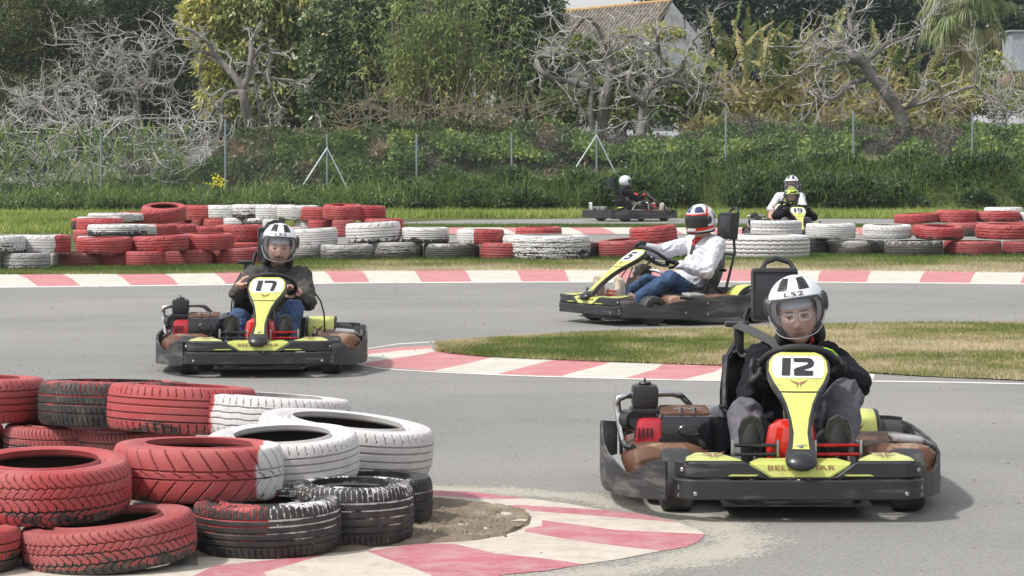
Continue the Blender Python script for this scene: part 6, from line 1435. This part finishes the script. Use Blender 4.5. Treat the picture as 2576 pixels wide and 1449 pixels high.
# house with tiled roof
def W_(name,poly3,th,m,parent):   # wall panel from 3d outline extruded along th
    mb=MB(); n=len(poly3); a=[Vector(p) for p in poly3]; b=[p+Vector(th) for p in a]; mb.add(a+b,[tuple(range(n)),tuple(range(2*n-1,n-1,-1))]+[(i,i+n,(i+1)%n+n,(i+1)%n) for i in range(n)]); return mb.build(name,m,parent,smooth=None)
M_WALL=mat('whitewashed_wall',(.62,.62,.64),.85,var=.08,vscale=1.2,dirt=((.38,.37,.36),.6),dscale=1.5)
HS=empty('house',AT(1560,330,100),0,'white house with old curved clay tile roof and plain gable','house','buildings behind the trees'); hl=HS.location
rA=AT(1690,8,100)-hl; rB=AT(1360,40,103.5)-hl; dn=Vector((-1.35,-1.8,-1.75)); eA=rA+dn*1.05; eB=rB+dn*1.05
roof=MB(); nt=34; 
for i in range(nt):
    t=(i+.5)/nt; a=rA.lerp(rB,t); b=eA.lerp(eB,t); nn=(rB-rA).cross(dn).normalized(); nn=nn if nn.z>0 else -nn
    for k in range(9):
        p=a.lerp(b,k/9.)+nn*(.05+.012*(k%2)); q=a.lerp(b,(k+1.12)/9.)+nn*.035; roof.tube([p,q],[.062,.075],8)
W_('roof_base',[rA,rB,eB,eA],(0,0,-.08),mat('mortar',(.30,.26,.21),.9),HS)
rf=roof.build('roof_tiles',mat('clay_tiles',(.35,.27,.20),.9,var=.5,vscale=5,dirt=((.15,.14,.12),1.2),dscale=4),HS,smooth=50)
mb=MB(); mb.tube([rA+Vector((0,0,.10)),rA.lerp(rB,.5)+Vector((0,0,.08)),rB+Vector((0,0,.10))],.075,8); mb.build('ridge_cap',mat('ridge_ochre',(.42,.27,.12),.85,var=.3),HS)
gR=AT(1800,150,101.5)-hl; gt=Vector((.45,.3,0))
W_('gable_wall',[rA+Vector((0,0,.02)),AT(1640,110,99)-hl,AT(1640,330,99)-hl,AT(1800,330,101.5)-hl,gR],(.05,.25,0),M_WALL,HS)
mb=MB(); mb.tube([AT(1722,45,100)-hl,AT(1724,100,100)-hl],.03,6); mb.box(tuple(AT(1728,45,99.9)-hl),(.35,.05,.05),.01); mb.build('bracket',BARKD,HS)
W_('front_wall',[AT(1300,120,101)-hl,AT(1640,112,99.5)-hl,AT(1640,330,99.5)-hl,AT(1300,330,101)-hl],(.1,.25,0),M_WALL,HS)
def hut(name,label,x0,y0,x1,y1,d,m=M_WALL,dep=2.,roofc=None,slope=0.):
    Hh=empty(name,AT((x0+x1)/2,y1,d),0,label,'building','buildings behind the trees'); l=Hh.location; a=AT(x0,y0,d)-l;b=AT(x1,y0+slope,d)-l;c=AT(x1,y1,d)-l;e_=AT(x0,y1,d)-l
    W_('wall',[a,b,c,e_],(0,dep,0),m,Hh); W_('roof',[a+Vector((-.1,-.1,.003)),b+Vector((.1,-.1,.003)),b+Vector((.1,-.1,.07)),a+Vector((-.1,-.1,.07))],(0,dep+.2,0),roofc or mat('grey_sheet',(.30,.31,.32),.6,var=.2),Hh); return Hh
hut('outbuilding','long white outbuilding glimpsed between the reed canes',1180,150,1400,330,106)
hut('outbuilding','small white shed glimpsed low on the left behind the fig twigs',468,358,560,420,90,roofc=mat('terracotta',(.40,.24,.15),.8,var=.3))
hut('outbuilding','white wall piece behind the bananas left of the leaning fig',1935,245,1950,330,96)
hut('outbuilding','white low wall behind the short fig trunk',1700,262,1770,330,97)
hut('outbuilding','grey slatted building cut by the right photo edge',2545,80,2640,180,104,mat('grey_slats',(.33,.36,.40),.6,var=.2))
hut('outbuilding','reddish brick strip low at the right photo edge',2540,180,2640,215,103,mat('brick_red',(.28,.15,.11),.9,var=.3))
hut('outbuilding','dark wooden hut standing under the left fig tree',300,300,440,440,89,mat('dark_planks',(.05,.042,.038),.9,var=.3))

# fence: posts, braces and wire netting
FN=empty('chain_link_fence',(0,77,0),0,'long chain-link fence on thin grey posts in front of the trees','fence'); PM=mat('galvanised_post',(.27,.32,.34),.5,.4,var=.15)
post=[(-60,332,530),(254,340,532),(567,300,515),(823,338,505),(1048,336,510),(1287,332,500),(1501,305,500),(1826,278,420),(2147,278,420),(2446,283,435),(2760,285,440)]
tops=[];bots=[]
for x,t,b in post:
    a=AT(x,t,77); c=AT(x,b+30,77); mb=MB(); mb.cyl(a-FN.location,c-FN.location,.027,8); mb.build('post',PM,FN); tops.append(AT(x,(338 if x<1500 else t+6),77)); bots.append(AT(x,(530 if x<1400 else 440),77))
for x,y,s in ((823,372,-1),(1501,340,-1)):
    for sg,q,ma in ((-1,(x-62,y+96),mat('bright_zinc',(.50,.58,.58),.4,.5)),(1,(x+62,y+125),PM)):
        mb=MB(); mb.cyl(AT(x,y,76.95)-FN.location,AT(*q,76.2)-FN.location,.02,8); mb.build('brace',ma,FN)
mb=MB(); wv=[];wf=[]
def wire(a,b,r=.0014):
    d_=(b-a); s_=Vector((0,1,0)).cross(d_).normalized()*r; y_=Vector((0,r,0)); k=len(wv); wv.extend([a+s_,a-s_+y_,a-s_-y_,b+s_,b-s_+y_,b-s_-y_]); wf.extend([(k,k+1,k+4,k+3),(k+1,k+2,k+5,k+4),(k+2,k,k+3,k+5)])
for i in range(len(post)-1):
    A0,A1,B0,B1=tops[i]-FN.location,tops[i+1]-FN.location,bots[i]-FN.location,bots[i+1]-FN.location; wd=(A1-A0).length; hh=max(.5,((A0-B0).length+(A1-B1).length)/2); n=int(wd/.10); m=hh/wd
    for sg in (0,1):
        k=-m
        while k<1+m:
            t0,t1=(k,k+m) if sg==0 else (k+m,k)
            # clip along t in 0..1
            lo,hi=0.,1.
            if t1!=t0:
                s0=(0-t0)/(t1-t0); s1=(1-t0)/(t1-t0); lo=max(lo,min(s0,s1)); hi=min(hi,max(s0,s1))
            if hi>lo+.01:
                f=lambda s: (B0.lerp(B1,t0+(t1-t0)*s)).lerp(A0.lerp(A1,t0+(t1-t0)*s),s)
                wire(f(lo),f(hi))
            k+=1./n
    wire(A0,A1,.006); wire((A0+B0)/2,(A1+B1)/2,.004)
mb.add(wv,wf); mb.build('wire_netting',mat('wire',(.26,.28,.29),.5,.5),FN,smooth=None)

# overgrown bank in front of and behind the fence
ytop=lambda x: np.interp(x,[-60,0,250,500,700,850,1000,1080,1200,1350,1500,1650,1800,1950,2150,2350,2576,2700],[498,500,492,490,470,478,468,452,440,455,448,395,410,398,402,400,388,390])
ytop2=lambda x: np.interp(x,[-60,0,250,420,540,600,720,800,900,1040,1300,1400,1480,1700,1900,2100,2250,2400,2576,2700],[470,470,468,450,400,330,330,335,328,318,312,312,345,345,305,318,325,330,318,318])
def bank_pts(n,x0,x1,lo,hi,d0,d1,bump=.35,seed=0):
    px=NR.uniform(x0,x1,n); u=NR.uniform(0,1,n); bn=np.array([noise.noise(Vector((a*.012,b*2.2,seed))) for a,b in zip(px,u)]); l=lo(px) if callable(lo) else np.full(n,float(lo)); h=hi(px)+bn*22*0; 
    l2=l; d=d0+(d1-d0)*u; zlo=HC-(l2-YH)*d0/F; zhi=HC-(h-YH)*d1/F; z=zlo+(zhi-zlo)*(u**.7)+bn*bump*.9+NR.normal(0,.05,n); X=d*(px-XC)/F; d=d-bn*bump*1.5
    return np.stack([X,d,z],1),px,u,bn
def stuff_leaves(name,label,n,x0,x1,lo,hi,d0,d1,L,asp,m,base,droop=.3,bump=.35,seed=0,tf=None,keep=None):
    P,px,u,bn=bank_pts(n,x0,x1,lo,hi,d0,d1,bump,seed)
    if keep is not None: k=keep(px,u,bn); P,px,u,bn=P[k],px[k],u[k],bn[k]
    n=len(P); A=nrm(NR.normal(size=(n,3))+np.array([0,-.5,.5-droop])); l=L*NR.uniform(.6,1.3,n); patch=np.array([noise.noise(Vector((a*.02,c*1.5,seed+3.))) for a,c in zip(px,P[:,2])]); t=base+.5*patch+NR.normal(0,.12,n)+(tf(px,u) if tf else 0)
    o=leaves(name,P,l,l*asp,A,np.clip(t,0,1),m,None,.04); return tag(o,label,kind='stuff')
stuff_leaves('ivy_bank','dark green ivy and creepers covering the bank before the fence',110000,1020,2680,518.,ytop,73.4,76.6,.10,.75,M_IVY,.42,bump=.5,seed=1)
stuff_leaves('weed_bank','green weeds and mallow growing along the foot of the fence, left half',60000,-40,1100,522.,lambda x:ytop(x)+4,73.8,76.4,.10,.6,M_IVY,.62,bump=.22,seed=2,tf=lambda px,u:-.12*(px<560))
stuff_leaves('hedge_growth','mixed bramble and green shrubs right behind the fence, left of centre',98000,540,1500,500.,ytop2,77.6,80.4,.16,.5,M_MIX,.58,bump=.3,seed=3,keep=lambda px,u,bn: NR.random(len(px))<np.clip((1500-px)/350.,0,1))
stuff_leaves('hedge_growth','low green growth under the fig trees, left part',30000,-60,600,500.,ytop2,77.6,80.2,.12,.4,M_WEED,.34,bump=.2,seed=4)
stuff_leaves('bramble_growth','brown leafless bramble band behind the fence, right half',78000,900,2700,470.,ytop2,77.6,81.0,.12,.32,M_BRAM,.40,bump=.3,seed=5,keep=lambda px,u,bn: NR.random(len(px))<np.clip((px-900)/330.,0,1)*np.where(px<1420,.6,1.))
stuff_leaves('creeper_growth','light green creeper over the bramble behind the fence',52000,980,2700,400.,lambda x:ytop2(x)-2,78.,81.2,.12,.7,M_WEED,.5,bump=.3,seed=6,keep=lambda px,u,bn: (np.array([noise.noise(Vector((a*.008,b*1.1,9.))) for a,b in zip(px,u)])>-.06))
stuff_leaves('weed_growth','pale green weeds climbing behind the fence left of centre',30000,700,1060,500.,lambda x: ytop2(x)+20,77.4,79.6,.14,.55,M_WEED,.50,bump=.35,seed=14,keep=lambda px,u,bn: bn>-.15)
stuff_leaves('dry_banana_litter','brown and yellow hanging banana leaves massed between the stems',9000,1735,2420,345.,lambda x: 215+12*np.sin(x*.05),86.5,90.5,.55,.24,M_BAN,.62,droop=1.1,bump=.4,seed=15)
# long grass tufts hanging over the bank
P,px,u,bn=bank_pts(16000,-40,2680,519.,lambda x: ytop(x)+14,73.3,76.3,.30,1); k=NR.random(len(P))<np.where(px>1040,.9,.6); P=P[k];u=u[k];px=px[k]; n=len(P)
A=nrm(np.stack([NR.normal(0,.45,n),NR.normal(-.35,.3,n),NR.uniform(.5,1.2,n)],1)); o=arched('long_grass',P,A,NR.uniform(.3,.75,n),.020,.26+NR.normal(0,.15,n)-.12*(px>1040),M_BAM,None,4,.9); tag(o,'long grass blades drooping over the bank before the fence',kind='stuff')
X_=NR.uniform(-40,470,1300); P=np.array([tuple(AT(a,b,c)) for a,b,c in zip(X_,NR.uniform(330,490,1300)**1.,NR.uniform(78,82,1300))]); n=len(P)
A=nrm(np.stack([NR.normal(0,.5,n),NR.normal(-.3,.3,n),NR.uniform(.2,1.3,n)],1)); o=arched('cane_leaves',P,A,NR.uniform(.3,.7,n),.045,.30+NR.normal(0,.18,n),M_BAM,None,4,.9); tag(o,'green cane leaves growing through the dead fig twigs on the left',kind='stuff')
# yellow flowers
random.seed(2); mb=MB(); fx=[]
for i in range(90):
    p=AT(random.gauss(548,10),random.gauss(462,11),random.uniform(75.6,76.4)); s=random.uniform(.02,.035); fx.append(p); mb.add([p+Vector((s,0,0)),p+Vector((0,-s*.6,s)),p+Vector((-s,0,0)),p+Vector((0,-s*.6,-s))],[(0,1,2,3)])
YF=empty('flowering_weed',AT(548,500,76),0,'weed with small yellow flowers at the foot of the second fence post','plant'); mb.v=[tuple(Vector(v)-YF.location) for v in mb.v]; mb.build('flower_heads',mat('yellow_petals',(.75,.65,.02),.6),YF,smooth=None)['kind']='stuff'
mb=MB()
for p in fx[::3]: mb.tube([p-YF.location,Vector((0+random.uniform(-.05,.05),0,-.1))],.005,4)
mb.build('stalks',mat('green_stalk',(.08,.13,.03),.6),YF)
# thin air between the camera and the trees
mb=MB(); mb.box((0,745,5.5),(1960,1630,16.)); hz=mb.build('haze',None if False else bpy.data.materials.new('haze_air'),smooth=None)
hm=hz.data.materials[0]; hm.use_nodes=True; ht=hm.node_tree; ht.nodes.remove(ht.nodes['Principled BSDF']); pv=ht.nodes.new('ShaderNodeVolumePrincipled'); pv.inputs['Color'].default_value=(.88,.93,1.,1); pv.inputs['Density'].default_value=.0003; pv.inputs['Anisotropy'].default_value=.2
ht.links.new(pv.outputs[0],ht.nodes['Material Output'].inputs['Volume']); tag(hz,'thin pale haze in the air over the whole track',kind='stuff')
for o in S.objects:
    if o.parent is None and o.get('kind')=='structure' and 'group' in o: del o['group']
